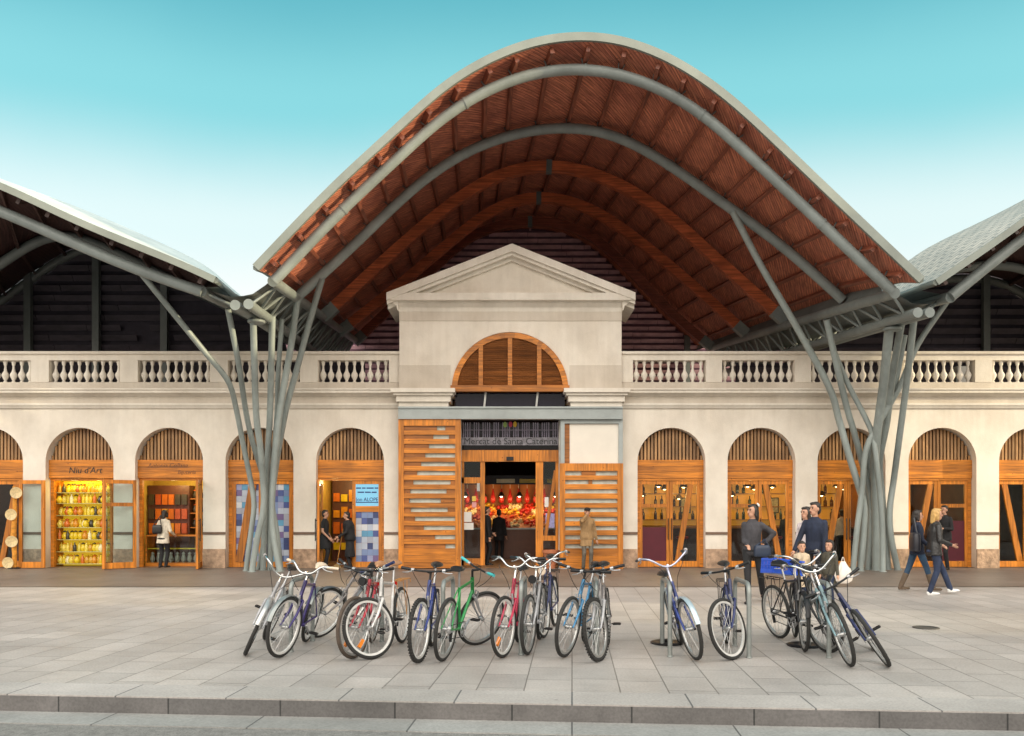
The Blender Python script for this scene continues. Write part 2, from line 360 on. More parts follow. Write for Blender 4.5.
# ------------------------------------------------------------------ ground
KA = -math.atan(.075)                           # the kerb runs slightly askew to the hall
ex = Vector((math.cos(KA), math.sin(KA), 0)); ey = Vector((-math.sin(KA), math.cos(KA), 0)); K0 = Vector((0, 6.63, 0))
def kerbed(mb, u0, u1, v0, v1, z0, z1, mi=0):
    vs = [K0+ex*u+ey*v+Vector((0, 0, z)) for z in (z0, z1) for v in (v0, v1) for u in (u0, u1)]
    return mb.add(vs, [(0,2,3,1), (4,5,7,6), (0,1,5,4), (2,6,7,3), (0,4,6,2), (1,3,7,5)], mi)
def sheet(x0, x1, y0, y1, z): return MB().add([(x0, y0, z), (x1, y0, z), (x1, y1, z), (x0, y1, z)], [(0, 1, 2, 3)])
ASPH = M('asphalt', (.21, .205, .195), .8, 0, .35, 60, .5, 120, dirt=.25)
GUT = bricks('gutter_stone', (.36, .36, .35), (.31, .31, .30), (.12,)*3, 1.3, 5, -KA, .008, noise=.3)
PAVE = bricks('plaza_slabs', (.51, .475, .45), (.42, .395, .377), (.22, .205, .19), .58, .425, R(90)-KA, .007, noise=.26, offset=.37, rough=.48, gloss=.12, varlen=1.4)
TERR = bricks('terrace_slabs_shaded', (.235, .195, .165), (.20, .165, .14), (.10, .085, .07), .9, .6, 0, .006, noise=.35, rough=.5, gloss=.15)  # brown slabs, colour taken darker for the shade under the canopy
KERBT = bricks('kerb_top_stone', (.47, .44, .42), (.41, .39, .37), (.15,)*3, .98, 5, -KA, .008, noise=.25)
KERBF = bricks('kerb_face_stone', (.19, .18, .178), (.155, .15, .15), (.05,)*3, .98, 5, 0, .008, noise=.45, bump=.2)
struct(sheet(-400, 400, -400, 400, -.158), 'ground', ASPH)
struct(sheet(-60, 60, -14, 8, -.152), 'road', ASPH)
g = MB(); kerbed(g, -30, 30, -.38, -.012, -.25, -.144); struct(g, 'gutter_strip', GUT)
g = MB(); kerbed(g, -30, 30, -.008, .0, -.3, -.012, 1); kerbed(g, -30, 30, 0, .45, -.3, .0, 0); struct(g, 'kerb', [KERBT, KERBF])
for i in range(-12, 13):                        # open joints in the kerb face
    pass
g = MB(); g.add([K0+ex*-30+ey*.45, K0+ex*30+ey*.45, (30, 16.58, 0), (-30, 16.58, 0)], [(0, 1, 2, 3)]); struct(g, 'plaza_pavement', PAVE)
g = MB(); g.box(-30, 30, 16.58, 16.64, -.08, -.03); struct(g, 'drain_channel', BLACK)
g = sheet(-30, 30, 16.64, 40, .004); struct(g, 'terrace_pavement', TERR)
# a low grate lid in the plaza
dcv = MB(); dcv.lathe([(.0, .006), (.13, .006), (.14, .012), (.165, .012), (.17, .001)], n=24); single(dcv, 'drain_cover', M('cast_iron', (.07, .065, .06), .6, .4, .3, 20), 'small round iron cover set in the empty plaza slabs', 'drain cover', smooth=30, loc=ground(926, 628))
# ------------------------------------------------------------------ roofs
VX, VY = 467., 421.                             # bearing of the vault axis
ST = [17.0, 17.5, 20.4, 24.2, 27.5, 31.0]
edge = [(253,265),(276.8,240),(339.5,175),(387,133.5),(414,106.6),(435,85.7),(459,69),(483,56),(519,40),(550,32.5),(585,30),(619.5,33),(655,45.5),(694,66),(727,90),(757,117),(799,158),(863,219),(924,277)]
rib1 = [(274,281),(318.6,233.6),(345.5,206),(399,157.4),(429,127.6),(459,104.5),(489,88),(519,75.5),(550,68.5),(577.7,67),(619.5,72),(658,86.5),(694,106),(721,129),(754,160),(799,202),(892,291)]
rib2 = [(297,297),(321,276),(363.4,236),(399,201),(429,175),(459,154.5),(489,141),(519,132),(550,127),(577.7,126.6),(610.5,132),(649,151.5),(679,171),(709,193),(727,206),(783,246),(843,300)]
tim1 = [(325,316),(374,270),(419,230),(460,197),(489,179),(519,168),(548,165),(580.7,169.4),(619.5,184),(649,202),(679,224.7),(700,245),(732.4,274),(784,320)]
tim2 = [(341,331),(389,293.6),(434,256),(460,234),(489,211),(518,199),(539,196),(560,198),(590,208),(619.5,226),(640,242),(674.7,270),(709,300),(745,333)]
tim3 = [(356,341),(398.5,301),(438.5,264),(468,237),(495,226),(519,221.7),(530,220),(560,223),(590,234),(607,248),(635.5,275.7),(670,312),(710,346)]
NU = 111
def curve3(px, Y, n=NU):
    c = spline([at(x, y, Y) for x, y in px], n)
    for _ in range(40): c = [c[0]]+[c[i]*.5+(c[i-1]+c[i+1])*.25 for i in range(1, n-1)]+[c[-1]]
    return resample(c, n)
def offset(c, d):
    out = []
    for i, p in enumerate(c):
        t = (c[min(i+1, len(c)-1)]-c[max(i-1, 0)]); nrm = Vector((-t.z, 0, t.x)).normalized(); out.append(p+nrm*d)
    return out
def extrude_axis(c, Y):
    Y0 = c[0].y; k = Y-Y0; d = Vector(((VX-CX)/F, 1, (HZ-VY)/F)); return [p+d*k for p in c]
ribs = [curve3(rib1, ST[1]), curve3(rib2, ST[2]), curve3(tim1, ST[3]), curve3(tim2, ST[4]), curve3(tim3, ST[5])]
front = curve3(edge, ST[0])
PD = .13                                        # purlin depth
ceil = [offset(front, -.17)]+[offset(c, d) for c, d in zip(ribs, (.13+PD, .13+PD, .17+PD, .17+PD, .17+PD))]
ceil.append(extrude_axis(ceil[-1], 35.))
def deepen(rows, n):
    out = []
    for a, b in zip(rows, rows[1:]):
        for k in range(n): out.append([p.lerp(q, k/n) for p, q in zip(a, b)])
    out.append(rows[-1]); return out
def uv_of(rows):
    U = []
    for r in rows:
        d = [0]
        for a, b in zip(r, r[1:]): d.append(d[-1]+(b-a).length)
        U.append([(q, r[0].y) for q in d])
    return U
def shell_mats(pref, c1, c2, top):
    """boarded soffit and tiled or sheeted top"""
    name = pref+'_soffit'
    if name in MATS: return
    m, N, L, b = nt(name)
    tc = N.new('ShaderNodeTexCoord'); mp = N.new('ShaderNodeMapping'); mp.inputs['Rotation'].default_value = (0, 0, R(-52)); L.new(tc.outputs['UV'], mp.inputs[0])
    br = N.new('ShaderNodeTexBrick'); br.inputs['Scale'].default_value = 1; br.inputs['Brick Width'].default_value = 2.6; br.inputs['Row Height'].default_value = .085; br.inputs['Mortar Size'].default_value = .009
    br.inputs['Color1'].default_value = (*c1, 1); br.inputs['Color2'].default_value = (*c2, 1); br.inputs['Mortar'].default_value = (c1[0]*.42, c1[1]*.36, c1[2]*.4, 1); L.new(mp.outputs[0], br.inputs[0])
    mp2 = N.new('ShaderNodeMapping'); mp2.inputs['Rotation'].default_value = (0, 0, R(-52)); mp2.inputs['Scale'].default_value = (1, 1, 1); L.new(tc.outputs['UV'], mp2.inputs[0])
    mp3 = N.new('ShaderNodeMapping'); mp3.inputs['Scale'].default_value = (.9, 13, 1); L.new(mp2.outputs[0], mp3.inputs[0])
    n = N.new('ShaderNodeTexNoise'); n.inputs['Scale'].default_value = 2.2; n.inputs['Detail'].default_value = 7; n.inputs['Roughness'].default_value = .7; L.new(mp3.outputs[0], n.inputs[0])
    r = ramp2(N, (.40, .36, .37), (1.0, 1.0, 1.0), .40, .60); L.new(n.outputs[0], r.inputs[0])
    nb = N.new('ShaderNodeTexNoise'); nb.inputs['Scale'].default_value = .5; nb.inputs['Detail'].default_value = 4; L.new(tc.outputs['UV'], nb.inputs[0])
    rb = ramp2(N, (.74, .66, .70), (1, 1, 1), .35, .6); L.new(nb.outputs[0], rb.inputs[0])
    mx = N.new('ShaderNodeMixRGB'); mx.blend_type = 'MULTIPLY'; mx.inputs[0].default_value = 1; L.new(br.outputs[0], mx.inputs[1]); L.new(r.outputs[0], mx.inputs[2])
    mx2 = N.new('ShaderNodeMixRGB'); mx2.blend_type = 'MULTIPLY'; mx2.inputs[0].default_value = 1; L.new(mx.outputs[0], mx2.inputs[1]); L.new(rb.outputs[0], mx2.inputs[2])
    L.new(mx2.outputs[0], b.inputs['Base Color']); b.inputs['Roughness'].default_value = .55
    bp = N.new('ShaderNodeBump'); bp.inputs['Strength'].default_value = .5; bp.inputs['Distance'].default_value = .01; bp.invert = True; L.new(br.outputs['Fac'], bp.inputs['Height']); L.new(bp.outputs[0], b.inputs['Normal'])
    MATS[name] = m
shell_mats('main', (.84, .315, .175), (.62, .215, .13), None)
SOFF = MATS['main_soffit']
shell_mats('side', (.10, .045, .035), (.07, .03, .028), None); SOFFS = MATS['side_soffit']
PURL = wood('purlin_timber', (.27, .085, .05), 'Y', knots=False); GLUL = wood('glulam_timber', (.64, .165, .065), 'X', knots=False)
GLULD = wood('glulam_dark', (.34, .10, .065), 'X', knots=False)
ROOFT = bricks('roof_tiles', (.62, .57, .50), (.50, .47, .42), (.24, .23, .21), .36, .2, 0, .02, coords='UV', noise=.3, rough=.4, bump=.6)
ZINC = M('zinc_edge', (.21, .235, .21), .45, .1, .12, 2, dirt=.2)

def roof_shell(parent, rows, thick, top_mat, soffit, fascia, sub=3):
    dr = deepen(rows, sub)
    g = MB(); g.grid(dr, 0, flip=False, uvs=uv_of(dr)); g.build('soffit', soffit, parent, 180)
    up = [offset(r, thick) for r in dr]; g = MB(); g.grid(up, 0, flip=True, uvs=uv_of(up)); g.build('roof_covering', top_mat, parent, 180)
    a, b = rows[0], up[0]
    y = Vector((0, -.035, 0)); f = MB()
    lo, hi = offset(a, -.005), offset(b, .0)
    f.grid([[p+y for p in lo], [p+y for p in hi]]); f.grid([[p+y for p in hi], [p-y for p in hi]]); f.grid([[p-y for p in lo], [p+y for p in lo]])
    f.build('fascia', fascia, parent, 60)
    for k, nm in ((0, 'verge_trim'), (-1, 'verge_trim')):
        e = MB(); e.tube([r[k].lerp(s[k], .5) for r, s in zip(dr, up)], .07, 6); e.build(nm, fascia, parent, 60)
def purlins(parent, rows, us, mat, w=.085, d=PD, drop=None, name='purlin'):
    for u in us:
        pts = [r[u] for r in rows]; nr = []
        for r in rows:
            t = r[min(u+1, NU-1)]-r[max(u-1, 0)]; nr.append(Vector((-t.z, 0, t.x)).normalized())
        g = MB(); vs = []
        for p, n_ in zip(pts, nr):
            t = Vector((n_.z, 0, -n_.x)); vs += [p+t*w/2+n_*.01, p-t*w/2+n_*.01, p-t*w/2-n_*d, p+t*w/2-n_*d]
        fs = [(3, 2, 1, 0), tuple(len(vs)-4+i for i in range(4))]
        for i in range(len(pts)-1):
            for k in range(4): fs.append((i*4+k, i*4+(k+1) % 4, i*4+4+(k+1) % 4, i*4+4+k))
        g.add(vs, fs); o = g.build(name, mat, parent)

main = thing('market_roof', 'tall wave shaped main roof vault with red timber soffit and grey tube arches, above the pediment', 'roof', (1.0, 17, 0), world=True)
roof_shell(main, ceil, .17, ROOFT, SOFF, ZINC)
fr = [p.copy() for p in ceil[0]]; fr2 = [p.lerp(q, .25) for p, q in zip(ceil[0], ceil[1])]
prow = [fr2]+ceil[1:-1]
for i, r in enumerate(prow[1:], 1): pass
US = [int(round((i+.5)*(NU-1)/23)) for i in range(23)]
purlins(main, prow, US, PURL)
for c, r in ((ribs[0], .115), (ribs[1], .125)):
    g = MB(); g.tube(c, r, 14)
    for q in (14, 37, 55, 73, 96): g.tube([c[q], c[q].lerp(c[q+1], .35)], r+.012, 14)
    o = g.build('tube_arch', STEEL, main, 60)
for c, mt in zip(ribs[2:], (GLUL, GLUL, GLULD)):
    g = MB(); vs = []
    up_, dn = offset(c, .16), offset(c, -.16)
    for p, q in zip(up_, dn): vs += [p+Vector((0, -.1, 0)), p+Vector((0, .1, 0)), q+Vector((0, .1, 0)), q+Vector((0, -.1, 0))]
    fs = [(0, 1, 2, 3), tuple(len(vs)-1-i for i in range(4))]
    for i in range(len(c)-1):
        for k in range(4): fs.append((i*4+k, i*4+(k+1) % 4, i*4+4+(k+1) % 4, i*4+4+k))
    g.add(vs, fs); g.build('timber_arch', mt, main, 40)
    m_ = NU//2-1
    g = MB()
    for k in (m_,):
        t = (c[k+1]-c[k]).normalized(); g.bar(c[k]-t*.1, c[k]+t*.07, .24, .36, up=(-t.z, 0, t.x))
    g.build('splice_plate', STEELD, main)
    for sgn, idx in ((0, 0), (1, NU-1)):
        j = c[idx]; k2 = c[5] if idx == 0 else c[-6]; d = (k2-j).normalized()
        g = MB(); g.bar(j-d*.1, j+d*.42, .23, .35, up=(-d.z, 0, d.x)); g.build('steel_shoe', STEEL, main)
# flashing that closes the vault down to the valley chords
def flashing(parent, rows, u, px, py):
    P0 = at(px, py, 17.9); d = Vector(((VX-CX)/F, 1, (HZ-VY)/F)); a, b = [], []
    for r in rows:
        if r[u].y < 17.8: continue
        a.append(r[u]); b.append(P0+d*(r[u].y-17.9)+Vector((0, 0, .09)))
    MB().grid([a, b]).build('valley_flashing', STEELD, parent, 60)
dc = deepen(ceil, 3)
flashing(main, dc, 0, 273, 281); flashing(main, dc, NU-1, 895, 293)
# little fork brackets between tubes and purlins
g = MB()
for c, cc in ((ribs[0], ceil[1]), (ribs[1], ceil[2])):
    for u in US:
        n_ = (cc[u]-c[u]).normalized(); t = Vector((n_.z, 0, -n_.x))
        for s_ in (-1, 1):
            g.bar(c[u]+n_*.08+t*.03*s_, c[u]+n_*.24+t*.07*s_, .02, .04, up=(0, 1, 0))
o = g.build('purlin_bracket', STEELD, main); o['kind'] = 'stuff'

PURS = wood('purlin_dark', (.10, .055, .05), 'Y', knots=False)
# --- neighbouring vaults
LB = [[(-330,60),(-230,105),(-120,143),(0,189),(68,221),(130,247),(190,271),(214,283)],
      [(-330,50),(-230,95),(-120,138),(0,184.5),(81,214),(163,249.7),(204,269),(224,281),(231,297)],
      [(-330,300),(-200,330),(-100,318),(0,258),(49,226),(95,236),(150,264),(205,288),(262,315)],
      [(-330,330),(-180,355),(-80,345),(0,296),(81,240),(125,248),(170,275),(235,305),(287,328)]]
LY = [17.2, 20.2, 23.2, 26.5]
lrows = [curve3(p, Y) for p, Y in zip(LB, LY)]
lroof = thing('market_roof', 'low left neighbouring roof wave with pale sheeted top edge and dark underside', 'roof', (-12, 17, 0), world=True)
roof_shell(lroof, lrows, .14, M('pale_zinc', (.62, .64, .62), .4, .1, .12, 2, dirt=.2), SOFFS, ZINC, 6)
lt = curve3([(-330,85),(-230,128),(-120,165),(0,211),(68,240.5),(136,269),(190,288),(203,292)], 17.9)
MB().tube(lt, .125, 14).build('tube_arch', STEEL, lroof, 60)
for k, dd in ((2, .16), (3, .16)):
    MB().tube(offset(lrows[k], -dd), .14, 8).build('arch_beam', STEELD, lroof, 60)
purlins(lroof, [[p.lerp(q, .1) for p, q in zip(lrows[0], lrows[1])]]+lrows[1:], [int(round((i+.5)*(NU-1)/18)) for i in range(8, 18)], PURS, d=.15)
RB = [[(938,285),(982,255),(1024,225),(1120,155),(1240,85),(1400,40)],
      [(880,305),(905,266),(947,243.5),(1024,206),(1130,143),(1250,75),(1400,20)],
      [(828,321),(875,288),(930,268),(1010,258),(1060,280),(1130,330),(1250,360),(1400,330)],
      [(788,332),(835,302),(890,284),(980,271),(1030,290),(1100,340),(1240,370),(1400,345)]]
rrows = [curve3(p, Y) for p, Y in zip(RB, [17.2, 21.0, 24.0, 27.0])]
rroof = thing('market_roof', 'low right neighbouring roof wave covered in pale scale tiles', 'roof', (12, 17, 0), world=True)
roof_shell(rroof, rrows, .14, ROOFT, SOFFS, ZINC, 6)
rt = curve3([(950,297),(1000,256),(1024,238),(1120,168),(1240,100),(1400,60)], 17.9)
MB().tube(rt, .125, 14).build('tube_arch', STEEL, rroof, 60)
for k, dd in ((2, .16), (3, .16)):
    MB().tube(offset(rrows[k], -dd), .14, 8).build('arch_beam', STEELD, rroof, 60)
purlins(rroof, [[p.lerp(q, .1) for p, q in zip(rrows[0], rrows[1])]]+rrows[1:], [int(round((i+.5)*(NU-1)/18)) for i in range(0, 12)], PURS, d=.15)

flashing(lroof, deepen(lrows, 4), NU-1, 201, 291); flashing(rroof, deepen(rrows, 4), 0, 951, 297)
# --- louvred screens that close the hall above the old walls
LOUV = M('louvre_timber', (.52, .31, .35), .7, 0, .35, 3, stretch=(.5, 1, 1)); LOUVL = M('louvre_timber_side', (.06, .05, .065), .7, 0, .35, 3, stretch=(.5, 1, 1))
def screen(x0, x1, Y, z0, zf, posts, label, slat=.3, mat=LOUV):
    t = thing('louvre_screen', label, 'screen', ((x0+x1)/2, Y, z0), world=True)
    xs = [x0+(x1-x0)*i/60 for i in range(61)]; z1 = max(zf(x) for x in xs)
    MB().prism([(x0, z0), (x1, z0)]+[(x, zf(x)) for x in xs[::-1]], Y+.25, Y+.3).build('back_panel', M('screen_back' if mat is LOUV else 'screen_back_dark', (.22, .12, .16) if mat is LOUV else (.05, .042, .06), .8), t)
    g = MB(); z = z0+.1
    while z < z1:
        ok = [x0+(x1-x0)*i/400 for i in range(401) if zf(x0+(x1-x0)*i/400) > z+.1]; st = (x1-x0)/400; runs = []
        for q in ok:
            if runs and q-runs[-1][1] < st*1.5: runs[-1][1] = q
            else: runs.append([q, q])
        for a, b in runs:
            x = a
            while x < b-.05:
                ln = random.uniform(.9, 2.4); e = min(x+ln, b)
                if random.random() > .02: g.bar((x, Y+.1, z), (e, Y+.1, z+random.uniform(-.012, .012)), .03, slat*.62, up=(0, -.5, .86))
                x = e+.02
        z += slat
    g.build('slats', mat, t)
    for px in posts:
        X = (px-CX)/F*Y; MB().box(X-.11, X+.11, Y-.12, Y+.04, z0, zf(X)-.1).build('post', STEELD, t)
def under(row, d, lo):
    def f(x):
        for p, q in zip(row, row[1:]):
            if p.x <= x <= q.x: return max(lo, p.z+(q.z-p.z)*(x-p.x)/max(1e-6, q.x-p.x)-d)
        return lo
    return f
back_row = extrude_axis(ceil[-2], 33.2)
screen(-14, 18, 33.2, 4.9, under(back_row, -.1, 8.9), (747-60,), 'dark purple louvred timber gable screen behind the pediment', .26)
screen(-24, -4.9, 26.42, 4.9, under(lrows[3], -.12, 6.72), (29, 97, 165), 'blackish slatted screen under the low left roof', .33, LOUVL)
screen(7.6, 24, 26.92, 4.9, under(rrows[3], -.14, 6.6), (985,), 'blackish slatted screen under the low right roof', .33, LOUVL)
MB_ = MB().box(-26, 26, 22.5, 34, 4.75, 4.9); struct(MB_, 'hall_deck_slab', M('deck_bounce_concrete', (.55, .48, .44), .85, dirt=.3))  # deck coloured pale to bounce light up under the vault
# outdoor unit glimpsed on the deck at the right
p = at(962, 352, 25.5)
t = thing('ventilation_unit', 'small white ventilation box on the deck behind the right parapet', 'ventilation unit', (p.x, 25.5, 4.9))
MB().box(-.25, .25, -.2, .2, .55, 1.25).build('casing', M('unit_white', (.55, .55, .52), .5), t)
MB().box(-.3, -.22, -.2, .2, 0, 1.0).box(.2, .28, -.2, .2, 0, .6).build('stand', STEELD, t)
MB().lathe([(.28, .0), (.28, .5), (.24, .53)], (-.75, 0, 0)).build('duct', STEELD, t)

# ------------------------------------------------------------------ valley trusses and steel trees
def dirto(vx, vy): return Vector(((vx-CX)/F, 1, (HZ-vy)/F))
DU, DL = dirto(VX, VY), dirto(457, 455)
def ctube(g, path, y0, y1, r, n=12, ys=None):
    top, bot = path[0][1], path[-1][1]
    pts = []
    for i, (x, y) in enumerate(path):
        k = (y-top)/(bot-top); Y = y0+(y1-y0)*min(1, k*1.6) if ys is None else ys[i]
        pts.append(at(x, y, Y))
    pts = spline(pts, len(pts)*5); pts[-1].z = -.02
    g.tube(pts, r, n)
def tree(label, ends, poles, base, sgn):
    t = thing('steel_column_tree', label, 'column', base, world=True)
    Y0 = 17.9; P = [at(x, y, Y0) for x, y in ends]; LN = 13.5
    D = [DU, DL, DL, DU]; E = [p+d*LN for p, d in zip(P, D)]
    for p, e, r in zip(P, E, (.125, .115, .115, .125)): MB().tube([p, p.lerp(e, .5), e], r, 14).build('chord', STEEL, t, 60)
    for i, j in ((0, 1), (1, 2), (2, 3)):
        g = MB(); n = 14
        for k in range(n):
            a, b, c = k/n, (k+.5)/n, (k+1)/n
            g.tube([P[i].lerp(E[i], a+.01), P[j].lerp(E[j], b)], .035, 6); g.tube([P[j].lerp(E[j], b), P[i].lerp(E[i], c)], .035, 6)
        g.build('web_bars', STEEL, t, 60)
    rows = []
    for k in range(9):
        q = [p.lerp(e, .01+k/8*.98) for p, e in zip(P, E)]
        a, d = q[0]+Vector((0, 0, .1)), q[3]+Vector((0, 0, .1)); m_ = (q[1]+q[2])/2+Vector((0, 0, .22)); w_ = (d-a)
        rows.append([a, a.lerp(m_, .3)+Vector((0, 0, -.05)), a.lerp(m_, .7)+Vector((0, 0, -.08)), m_, d.lerp(m_, .7)+Vector((0, 0, -.08)), d.lerp(m_, .3)+Vector((0, 0, -.05)), d])
    MB().grid(rows).build('gutter', STEELD, t, 60)
    m_ = (P[1]+P[2])/2
    g = MB(); c_ = m_+DL*1.3+Vector((0, 0, -.2)); g.lathe([(.20, 0), (.21, .015), (.21, .045), (.2, .06)], c_, 16); g.build('bearing_plate', STEEL, t, 40)
    for pi_, (path, y0, r) in enumerate(poles):
        yb_ = 20.95+(0, .38, -.28, .22, .5, -.12, .3, .55)[pi_]
        g = MB(); ctube(g, path, y0, yb_, r); g.build('pole', TRUNK, t, 60)
        b_ = at(path[-1][0], path[-1][1], yb_)
        MB().lathe([(r*1.35, 0), (r*1.35, .012), (r*1.05, .016)], (b_.x, b_.y, .004), 14).build('base_ring', TRUNK, t)
    return t
px = 20.9/F
tree('grey steel tree column of bent pipes before the blue checked shopfront', [(201,291),(235,305),(248.5,304),(273,281)], [
    ([(141,273),(204,351),(228,381),(236,408),(242.6,441.6),(248.7,471),(254,503),(251,532),(246,570)], 17.95, 2.6*px),
    ([(228,309),(239,366),(246,412),(252,440),(260,466),(269,495),(276,527),(281,571)], 19.0, 2.7*px),
    ([(253,314),(256,410),(260,445),(263,480),(263.5,508),(257,540),(252,570)], 19.2, 3.1*px),
    ([(272.4,316),(270,412),(268,449),(266,486),(264.6,522),(263,570)], 19.8, 3.1*px),
    ([(282,319),(278,377),(277,410),(274,450),(270,490),(266,530),(258,570)], 20.3, 2.4*px),
    ([(297.4,300),(291,346),(280.5,406),(275.7,449),(272,498),(273,532),(280,571)], 20.3, 3.3*px),
    ([(322,279),(310,320),(299.6,359),(287.6,403),(282,430),(276,465),(271,510),(270,570)], 20.35, 3.1*px)], (at(262, 570, 20.95).x, 20.95, 0), 1)
tree('grey green steel tree column of bent pipes beside the walking pair', [(895,293),(918,312.5),(930,312.5),(951,297)], [
    ([(733,212),(760.6,265),(796,326),(829,387),(839,420),(850,459),(861,494),(864.5,515),(860,570)], 20.35, 3.3*px),
    ([(826.6,320),(837,366.6),(848,412),(852,425),(862.5,464),(870.6,497),(871,530),(868,570)], 20.3, 3.1*px),
    ([(833,349),(847.5,383),(865,417),(873,437),(878,475),(882,520),(883,570)], 20.8, 2.6*px),
    ([(890,320),(884,380),(877,434),(874.7,469),(876,516),(876,570)], 19.2, 4.2*px),
    ([(902,320),(892.7,374),(887,421),(880,459),(881.5,489),(885,530),(888,570)], 19.6, 3.3*px),
    ([(948,300),(918,344),(900,386),(878,425),(866,450),(862,490),(857,530),(853,570)], 20.2, 2.8*px),
    ([(914,318),(907,380),(900.5,429),(894,478),(889.7,510),(891,537),(898,571)], 19.2, 3.1*px),
    ([(905,335),(893,392),(876,428),(868,470),(866,520),(867,570)], 20.2, 2.6*px)], (at(876, 570, 20.95).x, 20.95, 0), -1)
# ------------------------------------------------------------------ the old market front
YF = 22.0
hall = thing('market_building', 'long cream plastered market building with arches, balustrade and pedimented entrance', 'building', (0, YF, 0), world=True)
ARCH_L = [-102, -11, 79.5, 169, 259.5, 350]; ARCH_R = [671.5, 761.5, 851.5, 942.5, 1033, 1124]
HW, ZS = .935, 2.93
XL, XR = -20.5, 20.5; BX0, BX1 = fx(400), fx(621)   # middle block
ZT = fz(404)                                         # top of plain wall
def arched_wall(g, x0, x1, centers, y0, y1, ztop):
    cur = x0
    for c in centers:
        a, b = c-HW, c+HW
        g.box(cur, a, y0, y1, 0, ztop); cur = b
        n = 28; pts = [(c-HW*math.cos(math.pi*i/n), ZS+HW*math.sin(math.pi*i/n)) for i in range(n+1)]
        for (xa, za), (xb, zb) in zip(pts, pts[1:]):
            g.add([(xa, y0, za), (xb, y0, zb), (xb, y0, ztop), (xa, y0, ztop)], [(0, 1, 2, 3)])
            g.add([(xa, y0, za), (xb, y0, zb), (xb, y1, zb), (xa, y1, za)], [(3, 2, 1, 0)])
    g.box(cur, x1, y0, y1, 0, ztop)
g = MB(); arched_wall(g, XL, BX0, [fx(c) for c in ARCH_L], YF, YF+.5, ZT); g.build('wall', WALL, hall, 35)
g = MB(); arched_wall(g, BX1, XR, [fx(c) for c in ARCH_R], YF, YF+.5, ZT); g.build('wall', WALL, hall, 35)
# stone plinths and the thin rail course on every pier
STONE = bricks('plinth_stone', (.44, .29, .21), (.34, .23, .17), (.20, .16, .13), .19, .1, 0, .012, noise=.4, bump=.8)
def pl_uv(mb): return mb
cs = [fx(c) for c in ARCH_L+ARCH_R]
spans = []; cur = XL
for c in [fx(c) for c in ARCH_L]: spans.append((cur, c-HW)); cur = c+HW
spans.append((cur, BX0)); cur = BX1
for c in [fx(c) for c in ARCH_R]: spans.append((cur, c-HW)); cur = c+HW
spans.append((cur, XR))
RAIL = M('rail_brown', (.16, .10, .07), .6)
for a, b in spans:
    g = MB(); g.box(a-.0, b+.0, YF-.035, YF-.001, 0, fz(549)); o = g.build('plinth', M('plinth_rough', (.46, .31, .21), .85, 0, .4, 8, 1, 18, dirt=.35), hall)
    MB().box(a+.0, b-.0, YF-.03, YF-.002, fz(534.5), fz(532)).build('rail_course', RAIL, hall)
# cornice, parapet
def long(name, prof, mat, segs=((XL, BX0-.002), (BX1+.002, XR))):
    for a, b in segs: MB().run(prof, a, b).build(name, mat, hall, 25)
def yz(p): return [(YF-d, z) for d, z in p]
long('lower_moulding', yz([(-.4, fz(408.5)), (.05, fz(408.5)), (.07, fz(407)), (.11, fz(405.5)), (.11, fz(403.6)), (-.4, fz(403.6))]), TRIM)
long('frieze', yz([(-.4, fz(403.6)+.002), (.03, fz(403.6)+.002), (.03, fz(397)), (-.4, fz(397))]), WALLD)
long('cornice', yz([(-.4, fz(397)+.002), (.05, fz(397)+.002), (.09, fz(396)), (.16, fz(395)), (.25, fz(394)), (.25, fz(391.8)), (.29, fz(391.2)), (.29, fz(389.8)), (-.4, fz(389.3))]), TRIM)
long('parapet_base', yz([(-.35, fz(389.4)), (0, fz(389.4)), (0, fz(382.2)), (-.35, fz(382.2))]), WALLD)
long('parapet_rail', yz([(-.33, fz(360)), (-.02, fz(360)), (-.02, fz(354.5)), (.05, fz(354)), (.06, fz(351.6)), (-.38, fz(351.6))]), WALL)
GR_L = [(-60, 31), (49, 120), (138, 210), (228, 300), (318, 389)]; GR_R = [(633, 706), (722, 795), (811, 886), (902, 975), (992, 1066)]
def groups(gs, a, b):
    out = []; cur = a
    for p, q in gs: out.append((cur, fx(p))); cur = fx(q)
    out.append((cur, b)); return out
for a, b in groups(GR_L, XL, BX0-.01)+groups(GR_R, BX1+.01, XR):
    MB().box(a, b, YF-.012, YF+.34, fz(382.2)+.001, fz(360)-.001).build('pedestal', WALL, hall)
prof = [(.055, 0), (.055, .03), (.03, .05), (.045, .09), (.085, .17), (.094, .215), (.08, .26), (.045, .32), (.03, .40), (.028, .47), (.045, .50), (.045, .53), (.055, .55), (.055, .605)]
h_ = fz(360)-fz(382.2)
bal = None
for p, q in GR_L+GR_R:
    n = 9 if p != -60 else 11
    for k in range(n):
        x = fx(p)+(fx(q)-fx(p))*(k+.5)/n
        if x < -15: continue
        if bal is None:
            bal = MB().lathe([(r, z*h_/.605) for r, z in prof], n=12).build('baluster', TRIM, hall, 50, off=Vector()); b = bal
        else: b = bal.copy(); COL.objects.link(b)
        b.location = (x, .15, fz(382.2))
